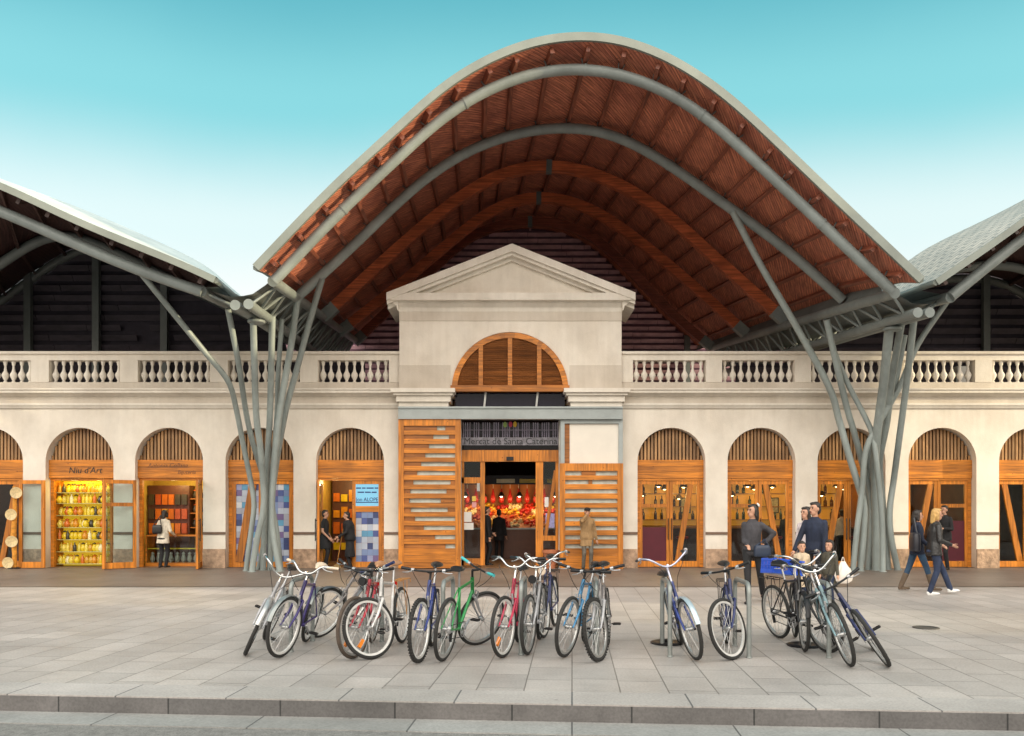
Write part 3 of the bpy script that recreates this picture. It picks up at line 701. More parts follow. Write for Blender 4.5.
# ---- middle block
YB = YF-.12
g = MB(); mx = (BX0+BX1)/2; LR, LZ = fx(568)-fx(510), fz(391); lx = fx(510)
n = 32; pts = [(lx-LR*math.cos(math.pi*i/n), LZ+LR*math.sin(math.pi*i/n)) for i in range(n+1)]
ztp = fz(306); zb0 = fz(391)
g.box(BX0, lx-LR, YB, YF+1.6, zb0, ztp); g.box(lx+LR, BX1, YB, YF+1.6, zb0, ztp)
for (xa, za), (xb, zb) in zip(pts, pts[1:]):
    g.add([(xa, YB, za), (xb, YB, zb), (xb, YB, ztp), (xa, YB, ztp)], [(0, 1, 2, 3)]); g.add([(xa, YB, za), (xb, YB, zb), (xb, YB+.5, zb), (xa, YB+.5, za)], [(3, 2, 1, 0)])
g.box(lx-LR, lx+LR, YB+.6, YF+1.6, zb0, ztp)
g.build('attic_wall', WALL, hall, 35)
MB().box(BX0-.004, lx-LR-.03, YB-.006, YB-.0005, fz(391)+.02, fz(366)).build('weathered_band', WALLD, hall); MB().box(lx+LR+.03, BX1+.004, YB-.006, YB-.0005, fz(391)+.02, fz(366)).build('weathered_band', WALLD, hall)
MB().box(BX0-.004, BX1+.004, YB-.02, YB-.0005, fz(322), fz(313)).build('weathered_band', WALLD, hall)
# entablature and pediment
def ring(name, prof, z_off, mat):
    g = MB(); g.run([(YB-d, z) for d, z in prof]+[(YB+1.6, prof[-1][1]), (YB+1.6, prof[0][1])], BX0-prof[-1][0]*.0-.001, BX1+.001)
    # returns
    for s_, xe in ((-1, BX0), (1, BX1)):
        pts_ = [(xe, z) for d, z in prof]
        poly = [(xe, prof[0][1])]+[(xe+s_*d, z) for d, z in prof]+[(xe, prof[-1][1])]
        g.prism(poly, YB-max(d for d, z in prof), YB+1.6)
    return g.build(name, mat, hall, 25)
ring('entablature', [(.03, fz(313)), (.05, fz(309)), (.12, fz(307)), (.16, fz(305.5)), (.16, fz(303)), (.20, fz(302.5)), (.20, fz(298))], 0, TRIM)
ap = (fx(512), fz(249)); bl, brr = (fx(389), fz(297)), (fx(633), fz(297))
MB().prism([(bl[0]+.5, fz(297.5)), (brr[0]-.5, fz(297.5)), (ap[0], ap[1]-.28)], YB-.0, YB+1.4).build('tympanum', WALL, hall)
def raking(a, b):
    g = MB(); a, b = Vector((a[0], 0, a[1])), Vector((b[0], 0, b[1])); d = (b-a)
    layers = [(0, .19, .34), (.19, .27, .26), (.27, .36, .10)]
    t = d.normalized(); nn = Vector((-t.z, 0, t.x)); nn = nn if nn.z > 0 else -nn
    for u, v, pr in layers:
        q0, q1 = -u/abs(nn.z), -v/abs(nn.z)
        poly = [(a.x, a.z+q1), (b.x, b.z+q1), (b.x, b.z+q0), (a.x, a.z+q0)]
        g.prism(poly, YB-pr, YB+1.5)
    return g
g = raking(bl, (ap[0]-.0005, ap[1])); g.build('raking_cornice', TRIM, hall); g = raking(brr, (ap[0]+.0005, ap[1])); g.build('raking_cornice', TRIM, hall)
MB().prism([(bl[0], fz(297)), (bl[0], fz(299.5)), (bl[0]+.12, fz(304)), (brr[0]-.12, fz(304)), (brr[0], fz(299.5)), (brr[0], fz(297))], YB-.315, YB+1.47).build('horizontal_cornice', TRIM, hall)
# capital blocks beside the opening, steel beam, void
for a, b in ((393, 456), (563, 628)):
    g = MB()
    for d, z0, z1 in ((.10, fz(408), fz(403)), (.18, fz(403)+.001, fz(397)), (.26, fz(397)+.001, fz(394.5)), (.34, fz(394.5)+.001, fz(390.5))):
        k = .34-d; s0 = .04
        g.box(fx(a)+k*.8, fx(b)-k*.8, YB-d, YF+.5, z0, z1)
    g.build('cornice_return', TRIM, hall)
BEAM = M('beam_grey_blue', (.36, .40, .40), .5, .0, .1, 3, dirt=.2)
g = MB(); g.box(BX0, BX1, YB-.22, YB-.19, fz(420), fz(409.5)); g.box(BX0, BX1, YB-.26, YB+.0, fz(410), fz(408.2)); g.box(BX0, BX1, YB-.26, YB, fz(420.5), fz(419)); g.build('steel_beam', BEAM, hall)
MB().box(fx(455), fx(565), YB+.35, YB+.36, fz(409), fz(390)).build('transom_backing', M('transom_dark', (.02, .015, .025), .5), hall)
MB().box(fx(455), fx(565), YB+.15, YB+.17, fz(409), fz(390)).build('transom_glass', GLASSD, hall)
for s_ in (484, 536): MB().bar((fx(s_), YB+.12, fz(409)), (fx(s_)+.05, YB+.12, fz(392)), .05, .05).build('glazing_bar', M('bar_pale', (.5, .5, .48)), hall)
# jamb walls of the middle block behind the sliding doors
MB().box(BX0, fx(461), YF, YF+.5, 0, fz(420)).build('jamb_wall', M('jamb_plaster', (.62, .60, .55), .85, dirt=.15), hall); MB().box(fx(559), BX1, YF, YF+.5, 0, fz(420)).build('jamb_wall', M('jamb_plaster', (.62, .60, .55), .85, dirt=.15), hall)
# lunette
lun = MB(); LR2 = LR-.002; lzb = fz(392.5); yl = YB-.06
n = 36; o_, i_ = [], []
for k in range(n+1):
    a = math.pi*k/n; o_.append((lx-LR2*math.cos(a), LZ+LR2*math.sin(a)*.985)); i_.append((lx-(LR2-.15)*math.cos(a), LZ+(LR2-.15)*math.sin(a)*.985))
for k in range(n): lun.prism([o_[k], o_[k+1], i_[k+1], i_[k]], yl, yl+.12)
lun.box(lx-LR2-.03, lx+LR2+.03, yl-.03, yl+.12, lzb, lzb+.17)
for k in (-1, 0, 1): lun.box(lx+k*LR2*.5-.06, lx+k*LR2*.5+.06, yl+.004, yl+.11, lzb+.17, LZ+(LR2-.08)*math.sqrt(1-(k*.5)**2))
lw = lun.build('lunette_window', PINE, hall)
g = MB(); z = lzb+.2
while z < LZ+LR2-.16:
    hw = math.sqrt(max(0, (LR2-.1)**2-(max(0, z-LZ))**2)); g.bar((lx-hw, yl+.07, z), (lx+hw, yl+.07, z), .012, .055, up=(0, -.6, .8)); z += .056
g.build('louvre_slats', SLATH, lw)
MB().prism([(x, z) for x, z in i_], yl+.1, yl+.11).build('backing', M('louvre_back', (.05, .022, .01)), lw)

# ---- sliding slatted doors in front of the opening
PALE = M('pale_wall_behind', (.55, .58, .52), .8)
def sliding(px0, px1, py0, py1, gaps, label):
    y = YB-.21; x0, x1, z0, z1 = fx(px0), fx(px1), fz(py1), fz(py0)
    g = MB(); fw = .15; g.box(x0, x0+fw, y, y+.09, z0, z1); g.box(x1-fw, x1, y, y+.09, z0, z1); g.box(x0+fw, x1-fw, y, y+.085, z1-.2, z1)
    d = g.build('sliding_door', PINEZ, hall); d['label'] = label
    s = MB(); bk = MB(); pl = MB(); pitch = 10.2; zg = []
    for (py, spans_) in gaps: zg.append((fz(py+2.0), fz(py-2.2), spans_))
    top = z1-.2
    for za, zb, spans_ in zg:
        s.box(x0+fw, x1-fw, y+.01, y+.06, zb, top-.001); top = za
        c = x0+fw
        for a, b in spans_:
            a, b = max(fx(a), x0+fw), min(fx(b), x1-fw)
            if a > c+.02: bk.box(c, a, y+.045, y+.08, za, zb)
            pl.box(a, b, y+.10, y+.115, za-.02, zb+.02); c = b
        if c < x1-fw-.02: bk.box(c, x1-fw, y+.045, y+.08, za, zb)
    zz = top
    while zz > z0+.02:
        zn = max(z0, zz-.19); s.box(x0+fw, x1-fw, y+.01, y+.06, zn+.006, zz); zz = zn
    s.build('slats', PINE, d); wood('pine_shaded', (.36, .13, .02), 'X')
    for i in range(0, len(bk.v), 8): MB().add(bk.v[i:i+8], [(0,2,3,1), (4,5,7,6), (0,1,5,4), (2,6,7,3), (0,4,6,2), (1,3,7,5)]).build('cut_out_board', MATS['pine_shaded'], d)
    pl.build('inset_panel', PALE, d)
z_ = lambda v: 380+v/3.504
gl = [(173,203,232),(203,190,245),(235,175,266),(267,162,266),(297,148,266),(328,134,266),(360,121,250),(391,110,236),(423,107,216),(455,112,240),(486,126,268),(517,157,266),(549,195,266),(581,232,266)]
sliding(400, 461.5, 419.5, 567.5, [(z_(y), [(z_(a), z_(b))]) for y, a, b in gl], 'taller slatted timber door with a peaked pattern of gaps')
gr = [(329, [(645, 703), (752, 832)]), (359, [(645, 727), (740, 832)])]+[(y, [(645, 832)]) for y in (391, 424, 455, 487, 518, 550, 581)]
sliding(559, 621.5, 464, 568, [(z_(y), [(z_(a), z_(b)) for a, b in sp_]) for y, sp_ in gr], 'shorter slatted timber door below the white panel')
g = MB(); y = YB-.14
for a, b, c, d in ((560, 564, 420.5, 464), (617.5, 621.5, 420.5, 464), (564, 617.5, 420.5, 424.5)): g.box(fx(a), fx(b), y, y+.1, fz(d)+.002, fz(c)-.002)
fp = g.build('panel_frame', BEAM, hall); MB().box(fx(569), fx(617.5), y+.07, y+.09, fz(464), fz(424.5)).build('white_panel', M('white_board', (.78, .73, .65), .7, 0, .05, 2), fp)
MB().box(fx(564), fx(569), y+.05, y+.09, fz(464), fz(424.5)).build('side_board', wood('pine_shaded', None, 'X') if False else MATS['pine_shaded'], fp)
# ---- glazed entrance set back
YE = YF+.25
def ebox(g, a, b, c, d, y0=YE, dy=.1): g.box(fx(a), fx(b), y0, y0+dy, fz(d), fz(c))
g = MB()
ebox(g, 461, 560, 449.5, 461, YE-.04, .14); ebox(g, 480, 484.5, 461, 566); ebox(g, 536, 543.5, 461, 566); ebox(g, 461, 480, 477, 483); ebox(g, 461, 480, 559, 566)
ebox(g, 556, 560, 461, 566); ebox(g, 543.5, 556, 536, 541); ebox(g, 543.5, 556, 560, 566); ebox(g, 461, 463.5, 461, 566)
g.bar((fx(546), YE+.05, fz(536)), (fx(556), YE+.05, fz(470)), .09, .09, up=(0, 1, 0))
ent = g.build('entrance_frame', PINEZ, hall)
for a, b, c, d in ((463.5, 480, 461, 559), (543.5, 556, 461, 560)): MB().box(fx(a), fx(b), YE+.04, YE+.05, fz(d), fz(c)).build('glass_pane', GLASS, ent)
sg = MB(); sg.box(fx(461.5), fx(560), YE, YE+.012, fz(449.5), fz(419)); sgn = sg.build('sign_glass', GLASSD, hall)
SIGN = M('sign_letters', (.02, .02, .025), .4); SIGNL = M('sign_letter_shadow', (.45, .45, .48), .6)
MB().box(fx(461.5), fx(560), YE-.006, YE-.001, fz(444.5), fz(436.5)).build('sign_band', M('sign_band_grey', (.20, .19, .22), .5, 0, .5, 9), sgn)
text('Mercat de Santa Caterina', .255, SIGN, (fx(510.5), YE-.012, fz(443.5)), 'sign_lettering', sgn, .008, squeeze=.99)
for (x0_, c_, h0, h1) in ((505, (.30, .45, .12), 421, 426.5), (510.5, (.5, .04, .10), 420.5, 426.5), (515, (.65, .42, .03), 421, 426)):
    MB().lathe([(.0, -.01), (.07, -.01), (.07, .01), (0, .01)], n=10).build('logo_mark', M('logo_%s' % str(c_[0]), c_), sgn, off=Vector())
    lo = COL.objects[-1] if False else [o for o in COL.objects if o.name.startswith('logo_mark')][-1]
    lo.rotation_euler = (R(90), 0, 0); lo.location = Vector((fx(x0_), YE-.02, fz((h0+h1)/2)))-OFF[hall.name]; lo.scale = (.75, 1.15, 1)
# pale bars set behind the sign glass to imitate a building's reflection
g = MB()
for k in range(44):
    x = fx(462)+k*(fx(560)-fx(462))/44
    if k % 9 not in (4, 8) : g.box(x, x+.03, YE+.12, YE+.13, fz(437), fz(421))
g.box(fx(462), fx(560), YE+.125, YE+.135, fz(429), fz(428.3)); rl = g.build('reflected_bars', M('pale_bars', (.85, .83, .74), .6), hall)
# posted notices
PAPER = M('paper', (.75, .73, .70), .8, var=.06); PINK = M('paper_pink', (.62, .30, .30), .8); LILAC = M('paper_lilac', (.34, .33, .58), .8, var=.3, scale=20); YEL = M('paper_yellow', (.7, .5, .1), .8)
for a, b, c, d, m_, lb in ((463, 471, 512, 522, PAPER, 'white notice on the entrance glass, upper of the pair left of the doorway'), (462, 473, 523, 530, PAPER, 'wide white notice on the entrance glass, below another white sheet'),
        (471.5, 475.5, 496, 501, YEL, 'small yellow sheet stuck on the entrance glass above a pink one'), (471.5, 476, 502, 507.5, PINK, 'small pink sheet stuck on the entrance glass under a yellow one'),
        (546, 555, 513.5, 528, LILAC, 'lilac poster on the glass right of the market doorway'), (545, 549, 497, 507, PAPER, 'small white sheet on the glass above the lilac poster')):
    single(MB().box(fx(a), fx(b), YE+.026, YE+.03, fz(d), fz(c)), 'notice', m_, lb, 'notice')
single(MB().box(-.1, .1, -.06, 0, 0, .1).box(-.03, .03, -.08, -.06, .02, .08), 'door_sensor', BLACK, 'small black door sensor on the beam over the market doorway', 'sensor', loc=(fx(510), YE-.041, fz(460)))
MB().box(-.04, .04, -.02, 0, 0, .22).build('x', M('steel_plate', (.4, .4, .38), .4, .5))
o = bpy.data.objects['x']; o.name = 'intercom'; o.data.name = 'intercom'; o.location = (fx(478), YE-.001, fz(491)); tag(o, 'grey intercom plate on the timber post left of the market doorway', 'intercom')
t = thing('plant_pot', 'empty terracotta plant pot inside the glass right of the market doorway', 'plant pot', (fx(550.5), YE-.3, 0.004))
MB().lathe([(.0, 0), (.14, 0), (.2, .42), (.23, .42), (.23, .5), (.19, .5), (.18, .44), (0, .43)], n=20).build('pot', M('terracotta', (.42, .15, .07), .8, 0, .2, 8), t, 40)

# ------------------------------------------------------------------ shopfronts
MAROON = M('maroon_panel', (.085, .004, .014), .6, 0, .15, 2); CLOTHC = None
TILEC = [(.08, .11, .30), (.20, .27, .46), (.45, .50, .60), (.12, .32, .50), (.62, .64, .68), (.17, .12, .26), (.30, .32, .50), (.05, .07, .18), (.36, .38, .46)]
TILEM = [M('tile_blue_%d' % i, c, .3, 0, .08) for i, c in enumerate(TILEC)]
def tiles(x0, x1, z0, z1, y, parent, s=.165):
    g = MB(); nx = max(1, round((x1-x0)/s)); nz = max(1, round((z1-z0)/s)); sx, sz = (x1-x0)/nx, (z1-z0)/nz
    for i in range(nx):
        for j in range(nz): g.box(x0+i*sx+.002, x0+(i+1)*sx-.002, y, y+.012, z0+j*sz+.002, z0+(j+1)*sz-.002, random.choice((0, 1, 2, 3, 4, 5, 6, 7, 8, 1, 6, 2)))
    return g.build('checked_tile_panel', TILEM, parent)
def leaf(parent, hinge, width, z0, z1, ang, brace=None, transom=None, lower=None, infill='glass', fw=.085, midrail=None, flip=1, name='door_leaf'):
    """a door leaf from its hinge along +x*flip, swung by ang about the hinge"""
    T = Matrix.Translation(Vector(hinge)) @ Matrix.Rotation(ang, 4, 'Z') @ Matrix.Scale(flip, 4, (1, 0, 0))
    g = MB(); g.T = T; w_ = width
    g.box(0, fw, 0, .06, z0, z1); g.box(w_-fw, w_, 0, .06, z0, z1); g.box(fw, w_-fw, .004, .056, z0, z0+.16); g.box(fw, w_-fw, .004, .056, z1-.1, z1)
    if transom: g.box(fw, w_-fw, .003, .057, transom-.05, transom+.05)
    if brace: g.bar((fw+(w_-2*fw)*brace[0], .03, z0+.16), (fw+(w_-2*fw)*brace[1], .03, z1-.1), .07, .15, up=(1, 0, 0))
    d = g.build(name, PINEZ, parent)
    p = MB(); p.T = T
    zl = z0+.16
    if lower: q = MB(); q.T = T; q.box(fw, w_-fw, .02, .035, zl, lower); q.build('lower_panel', MAROON, parent); zl = lower
    p.box(fw, w_-fw, .026, .032, zl, z1-.1); p.build('glass_pane', GLASS, parent)
    h = MB(); h.T = T; hx = w_-fw/2; h.tube([(hx, -.05, z0+.75), (hx, -.05, z0+1.35)], .014, 8); h.tube([(hx, -.05, z0+.8), (hx, .01, z0+.8)], .01, 6); h.tube([(hx, -.05, z0+1.3), (hx, .01, z0+1.3)], .01, 6); h.build('handle', BLACK, parent)
    return d
ZH0, ZH1 = fz(478), fz(459.5)
def shopfront(cx, label, left, right, sign=None):
    y = YF+.24; x0, x1 = cx-HW+.004, cx+HW-.004
    g = MB(); g.box(x0, x0+.09, y, y+.1, .004, ZH0-.06); g.box(x1-.09, x1, y, y+.1, .004, ZH0-.06); g.box(x0, x1, y-.01, y+.1, ZH0-.06, ZH0)
    zc = ZH0
    for k in range(3):
        zn = ZH0+(ZH1-ZH0)*(k+1)/3; g.box(x0, x1, y-.035 if not sign else y-.09, y+.08, zc+.004, zn); zc = zn
    f = g.build('shopfront', PINE, hall); f['label'] = label
    m_ = MB(); nn = 19; rr = HW-.01
    for k in range(nn):
        xx = cx-rr+(k+.5)*2*rr/nn; hh = math.sqrt(max(0, rr*rr-(abs(xx-cx)+.03)**2)); m_.box(xx-.029, xx+.029, y, y+.05, ZH1+.002, max(ZH1+.03, ZS+hh))
    m_.build('fanlight_slats', SLATW, f)
    k_ = MB(); pts = [(cx-rr*math.cos(math.pi*i/24), ZS+rr*math.sin(math.pi*i/24)) for i in range(25)]; pts = [(cx-rr, ZH1)]+pts+[(cx+rr, ZH1)]
    k_.prism(pts[::-1], y+.075, y+.085); k_.build('fanlight_backing', M('fanlight_back', (.11, .052, .022), .8), f)
    for side, spec in ((-1, left), (1, right)):
        if spec is None: continue
        kind, kw = spec
        xa, xb = (x0+.09, cx-.005) if side < 0 else (cx+.005, x1-.09)
        if kind == 'leaf':
            hinge = (xa, y+.02, 0) if side < 0 else (xb, y+.02, 0)
            leaf(f, hinge, xb-xa, .02, ZH0-.065, 0, flip=1 if side < 0 else -1, **kw)
        elif kind == 'swung':
            hinge = (xa+kw.pop('dx', 0), y-.06-kw.pop('dy', 0), 0) if side < 0 else (xb-kw.pop('dx', 0), y-.06, 0)
            leaf(f, hinge, kw.pop('w', .8), .02, ZH0-.065, flip=1 if side < 0 else -1, **kw)
        elif kind == 'tiles':
            gg = MB(); gg.box(xa, xa+.1, y+.02, y+.08, .004, ZH0-.065); gg.box(xb-.1, xb, y+.02, y+.08, .004, ZH0-.065); gg.box(xa+.1, xb-.1, y+.02, y+.08, .004, .16); gg.box(xa+.1, xb-.1, y+.02, y+.08, ZH0-.16, ZH0-.065)
            if kw.get('brace'): b_ = kw['brace']; gg.bar((xa+.1+(xb-xa-.2)*b_[0], y+.02, .16), (xa+.1+(xb-xa-.2)*b_[1], y+.02, ZH0-.16), .06, .2, up=(1, 0, 0))
            gg.build('panel_frame', PINEZ, f)
            zt_ = kw.get('top', ZH0-.16); tiles(xa+.1, xb-.1, .16, zt_, y+.05, f)
            if kw.get('screen'):
                MB().box(xa+.1, xb-.1, y+.02, y+.08, zt_, zt_+.16).build('panel_rail', PINE, f)
                sc_ = MB().box(xa+.1, xb-.1, y+.03, y+.045, zt_+.16, ZH0-.16).build('lit_sign', emit('blue_sign', (.16, .42, .60), .55), f)
                cxs = (xa+xb)/2; zz = zt_+.16; hh = ZH0-.16-zz
                DB = M('sign_navy', (.02, .05, .20), .5)
                
                for row, ws in ((.82, (.14, .10, .20, .10)), (.63, (.18, .16, .14))):   # two lines too small to read
                    xx = cxs-(sum(ws)+.025*(len(ws)-1))/2
                    for w_ in ws: MB().box(xx, xx+w_, y+.026, y+.0295, zz+hh*row-.018, zz+hh*row+.018).build('sign_rule', DB, f); xx += w_+.025
                text('Jon ALOPE', .15, DB, (cxs, y+.024, zz+hh*.22), 'sign_lettering', f, .004, squeeze=.9)
                MB().box(xa+.11, xb-.11, y+.022, y+.03, zz+hh*.15, zz+hh*.19).build('sign_rule', DB, f)
    if sign:
        for (tx, s_, dx, dz, mt, sh) in sign: text(tx, s_, mt, (cx+dx, y-.092, ZH0+dz), 'sign_lettering', f, .004, shear=sh)
    return f
INK = M('sign_ink', (.03, .02, .012), .5); INKL = M('sign_ink_faded', (.16, .06, .02), .5)
A = dict(zip(['m', '0', '1', '2', '3', '4'], ARCH_L)); B = dict(zip(['5', '6', '7', '8', '9', 'n'], ARCH_R))
slash, back = (.25, .85), (.85, .2)
shopfront(fx(A['m']), 'pine shopfront beyond the picture edge', ('leaf', {}), ('leaf', {'brace': slash}))
shopfront(fx(A['0']), 'pine shopfront with plates hung beside it', ('leaf', {}), ('leaf', {'brace': (.85, .25)}))
shopfront(fx(A['1']), 'open gift shopfront glowing yellow', ('swung', dict(ang=R(-177), w=.68, dx=-.06, dy=.24, transom=None)), ('swung', dict(ang=R(101), w=.8)), [("Niu d'Art", .24, 0.08, .14, INK, .15)])
shopfront(fx(A['2']), 'open jewellery shopfront with a customer at its counter', ('swung', dict(ang=R(-140), w=.85, dx=-.06, dy=.2, transom=1.75)), ('swung', dict(ang=R(104), w=.8)), [('Antonia Collana', .17, -.1, .30, INKL, .25), ('Bijuteria', .15, .42, .12, INKL, .25)])
shopfront(fx(A['3']), 'closed shopfront with blue checked tile panels behind the tree column', ('tiles', {'brace': (.15, .75)}), ('tiles', {}))
shopfront(fx(A['4']), 'open shopfront with a lit blue sign over checked tiles', ('swung', dict(ang=R(-84), w=.8)), ('tiles', {'top': 1.55, 'screen': True}))
shopfront(fx(B['5']), 'pine bar shopfront with a maroon lower panel on the left leaf', ('leaf', {'transom': 1.72, 'lower': 1.12}), ('leaf', {'brace': (.8, .25)}))
shopfront(fx(B['6']), 'pine bar shopfront behind the woman in grey', ('leaf', {'transom': 1.72}), ('leaf', {'brace': (.25, .85)}))
shopfront(fx(B['7']), 'pine shopfront behind the green grey tree column', ('leaf', {'brace': slash}), ('leaf', {}))
shopfront(fx(B['8']), 'pine shopfront with a maroon lower panel on the right leaf', ('leaf', {'brace': slash}), ('leaf', {'transom': 1.72, 'lower': 1.3}))
shopfront(fx(B['9']), 'pine shopfront at the far right edge', ('leaf', {'brace': back}), ('leaf', {}))
shopfront(fx(B['n']), 'pine shopfront beyond the right picture edge', ('leaf', {'brace': back}), ('leaf', {}))
# ------------------------------------------------------------------ inside the shops
def room(x0, x1, yb, wallm, floorm, ceilm=None, z1=2.9):
    g = MB(); g.box(x0, x1, yb, yb+.05, 0, z1); g.box(x0, x0+.04, YF+.5, yb, 0, z1); g.box(x1-.04, x1, YF+.5, yb, 0, z1); struct(g, 'interior_wall', wallm)
    struct(MB().box(x0, x1, YF+.1, yb, .008, .014), 'shop_floor', floorm); struct(MB().box(x0, x1, YF+.5, yb, z1, z1+.03), 'shop_ceiling', ceilm or wallm)
YW = M('yellow_wall', (.75, .62, .03), .7); OCH = M('ochre_wall', (.50, .33, .06), .7); BRW = M('brown_wall', (.18, .08, .035), .6); BARW = M('bar_wall', (.22, .075, .02), .6)
FLW = M('shop_floor_tile', (.20, .12, .07), .4); FLD = M('shop_floor_dark', (.07, .05, .04), .4)
h = 1.245
def rm(px, *a, **k): room(fx(px)-h+.002, fx(px)+h-.002, *a, **k)
rm(A['m'], 24.5, BRW, FLD); rm(A['0'], 25.0, BRW, FLD); rm(A['1'], 23.3, YW, FLW); rm(A['2'], 23.75, OCH, FLW); rm(A['3'], 24.2, BRW, FLD); rm(A['4'], 25.4, OCH, FLW)
for k in '89n': rm(B[k], 26.0, BRW, FLD)
room(fx(B['5'])-h, fx(B['8'])-h-.002, 26.4, BARW, FLD)
WARM = (1, .62, .22)
BULB = emit('lit_bulb', (1, .72, .32), 14); BULBW = emit('lit_bulb_white', (1, .9, .7), 12)
def pendant(x, y, z, power, label, col=WARM, ztop=2.9, light=True, mat=None):
    t = thing('pendant_lamp', label, 'lamp', (x, y, z))
    MB().lathe([(.02, .16), (.05, .14), (.13, .0), (.125, .0), (.04, .12)], n=14, cap=False).build('shade', M('lamp_shade_dark', (.05, .03, .02), .5), t)
    MB().ball((0, 0, .04), .06).build('bulb', mat or BULB, t, 60)
    MB().tube([(0, 0, .15), (0, 0, ztop-z)], .008, 5).build('cord', BLACK, t)
    if light: lamp('lamp_light', (x, y, z-.12), power, col, .12).parent = None
    return t
G1 = 'lamps lit inside the shops'
pendant(fx(66), 22.42, 2.56, 15, 'lit lamp above the yellow gift shelves, nearer its left door', (1, .80, .18)); pendant(fx(92), 22.42, 2.56, 15, 'lit lamp above the yellow gift shelves, nearer its right door', (1, .66, .14))
pendant(fx(160), 22.9, 2.55, 22, 'lit lamp over the jewellery counter, left of the customer', (1, .75, .3)); pendant(fx(184), 23.0, 2.55, 18, 'lit lamp over the jewellery counter, right of the customer', (1, .8, .3))
pendant(fx(324), 23.4, 2.55, 22, 'lit lamp above the woman in black in the doorway', (1, .7, .3), mat=BULBW); pendant(fx(332), 24.0, 2.5, 22, 'lit lamp behind the two people in black', (1, .7, .3), mat=BULBW)
for k, lb in (('5', 'bar with maroon door panel'), ('6', 'bar behind the woman in grey'), ('7', 'bar behind the right tree column')):
    pendant(fx(B[k])*1.09-.35, 24.2, 2.3, 26, 'lit lamp hanging inside the %s, on its left' % lb); pendant(fx(B[k])*1.11+.45, 24.8, 2.3, 26, 'lit lamp hanging inside the %s, on its right' % lb)
pendant(fx(B['8']), 25, 2.4, 7, 'dim lamp in the shop behind the man in black'); pendant(fx(A['0']), 24, 2.4, 6, 'dim lamp in the leftmost shop')
# goods
def bottle(name, label, group, cat, loc, h_, r, mat, capm):
    t = thing(name, label, cat, loc, 0, group)
    MB().lathe([(r*.9, 0), (r, .02), (r, h_*.58), (r*.35, h_*.75), (r*.32, h_*.93)], n=10).build('body', mat, t, 50)
    MB().lathe([(r*.38, h_*.92), (r*.38, h_)], n=8).build('cap', capm, t); return t
def vase(name, label, group, cat, loc, h_, r, mat, capm):
    t = thing(name, label, cat, loc, 0, group)
    MB().lathe([(r*.5, 0), (r*.95, h_*.2), (r, h_*.42), (r*.5, h_*.72), (r*.62, h_*.82)], n=12).build('bowl', mat, t, 50)
    MB().lathe([(r*.66, h_*.82), (r*.7, h_*.86), (r*.3, h_*.95), (r*.1, h_)], n=10).build('lid', capm, t); return t
GOODS = [M('good_%d' % i, c, .25) for i, c in enumerate([(.75, .55, .02), (.70, .30, .02), (.85, .78, .45), (.06, .05, .03), (.62, .16, .02), (.62, .34, .03), (.8, .65, .1), (.5, .1, .03)])]
t = thing('display_shelf', 'tall gift shelf of seven tiers packed with yellow and amber wares', 'shelf', (fx(77), 22.62, .015))
W2 = .86
MB().box(-W2, W2, .22, .24, 0, 2.4).build('back_board', emit('yellow_board_glow', (.85, .58, .03), .42), t)  # back board glows by itself to spread the shop's yellow lamplight
SHZ = [.08, .42, .76, 1.10, 1.44, 1.78, 2.08]
for z in SHZ: MB().box(-W2, W2, -.14, .22, z-.02, z).build('shelf_board', M('shelf_glass', (.55, .5, .2), .15), t)
for s_ in (-1, 1): MB().box(s_*W2-.02, s_*W2+.02, -.14, .24, 0, 2.4).build('side_post', PINEZ, t)
proto = {}
gi = 0
for si, z in enumerate(SHZ):
    x = -W2+.08
    while x < W2-.07:
        kind = random.choice((0, 1, 1)); mi = random.choice((0, 0, 1, 2, 3, 4, 5, 6, 0, 6)); key = (kind, mi)
        loc = (fx(77)+x, 22.58+random.uniform(-.06, .06), .015+z)
        nm = ['bottle', 'lidded_vase'][kind]; cn = ['yellow', 'amber', 'cream', 'black', 'red orange', 'olive', 'gold', 'brown'][mi]
        lab = '%s %s among the wares crowded on the glowing gift shelf' % (cn, nm.replace('_', ' '))
        if key not in proto:
            proto[key] = (bottle if kind == 0 else vase)(nm, lab, 'wares on the yellow gift shelf', nm.split('_')[-1], loc, .27 if kind == 0 else .25, .05 if kind == 0 else .085, GOODS[mi], GOODS[(mi+3) % 8])
        else:
            c = copy_thing(proto[key]); c.location = loc
        x += random.uniform(.085, .14)
# left jamb wares, right red shoe shaped bowl skipped; jewellery shop
t = thing('shop_counter', 'low jewellery counter with glass front under the open orange doors', 'counter', (fx(166), 22.75, .015))
MB().box(-.82, .82, -.2, .3, .0, .10).box(-.82, .82, -.2, .3, .84, .88).box(-.82, -.78, -.2, .3, .1, .84).box(.78, .82, -.2, .3, .1, .84).build('carcass', PINE, t)
MB().box(-.78, .78, -.19, -.18, .1, .84).build('glass_front', GLASS, t); MB().box(-.78, .78, -.15, .28, .48, .5).build('inner_shelf', YW, t)
gp = None
for k in range(9):
    x = fx(166)-.7+k*.175
    lab = 'clear glass jar standing in a row inside the jewellery counter'
    if gp is None: gp = vase('glass_jar', lab, 'jars in the jewellery counter', 'jar', (x, 22.75, .115), .30, .07, M('jar_grey', (.35, .34, .28), .1), M('jar_lid', (.5, .5, .45), .2))
    else: c = copy_thing(gp); c.location = (x, 22.75, .115)
t = thing('wall_shelf', 'wall shelf of jars at the right side of the jewellery shop', 'shelf', (-9.05, 23.5, 1.1))
for z in (0, .42, .84): MB().box(-.35, .35, -.15, .15, z-.03, z).build('shelf_board', PINE, t)
gp = None
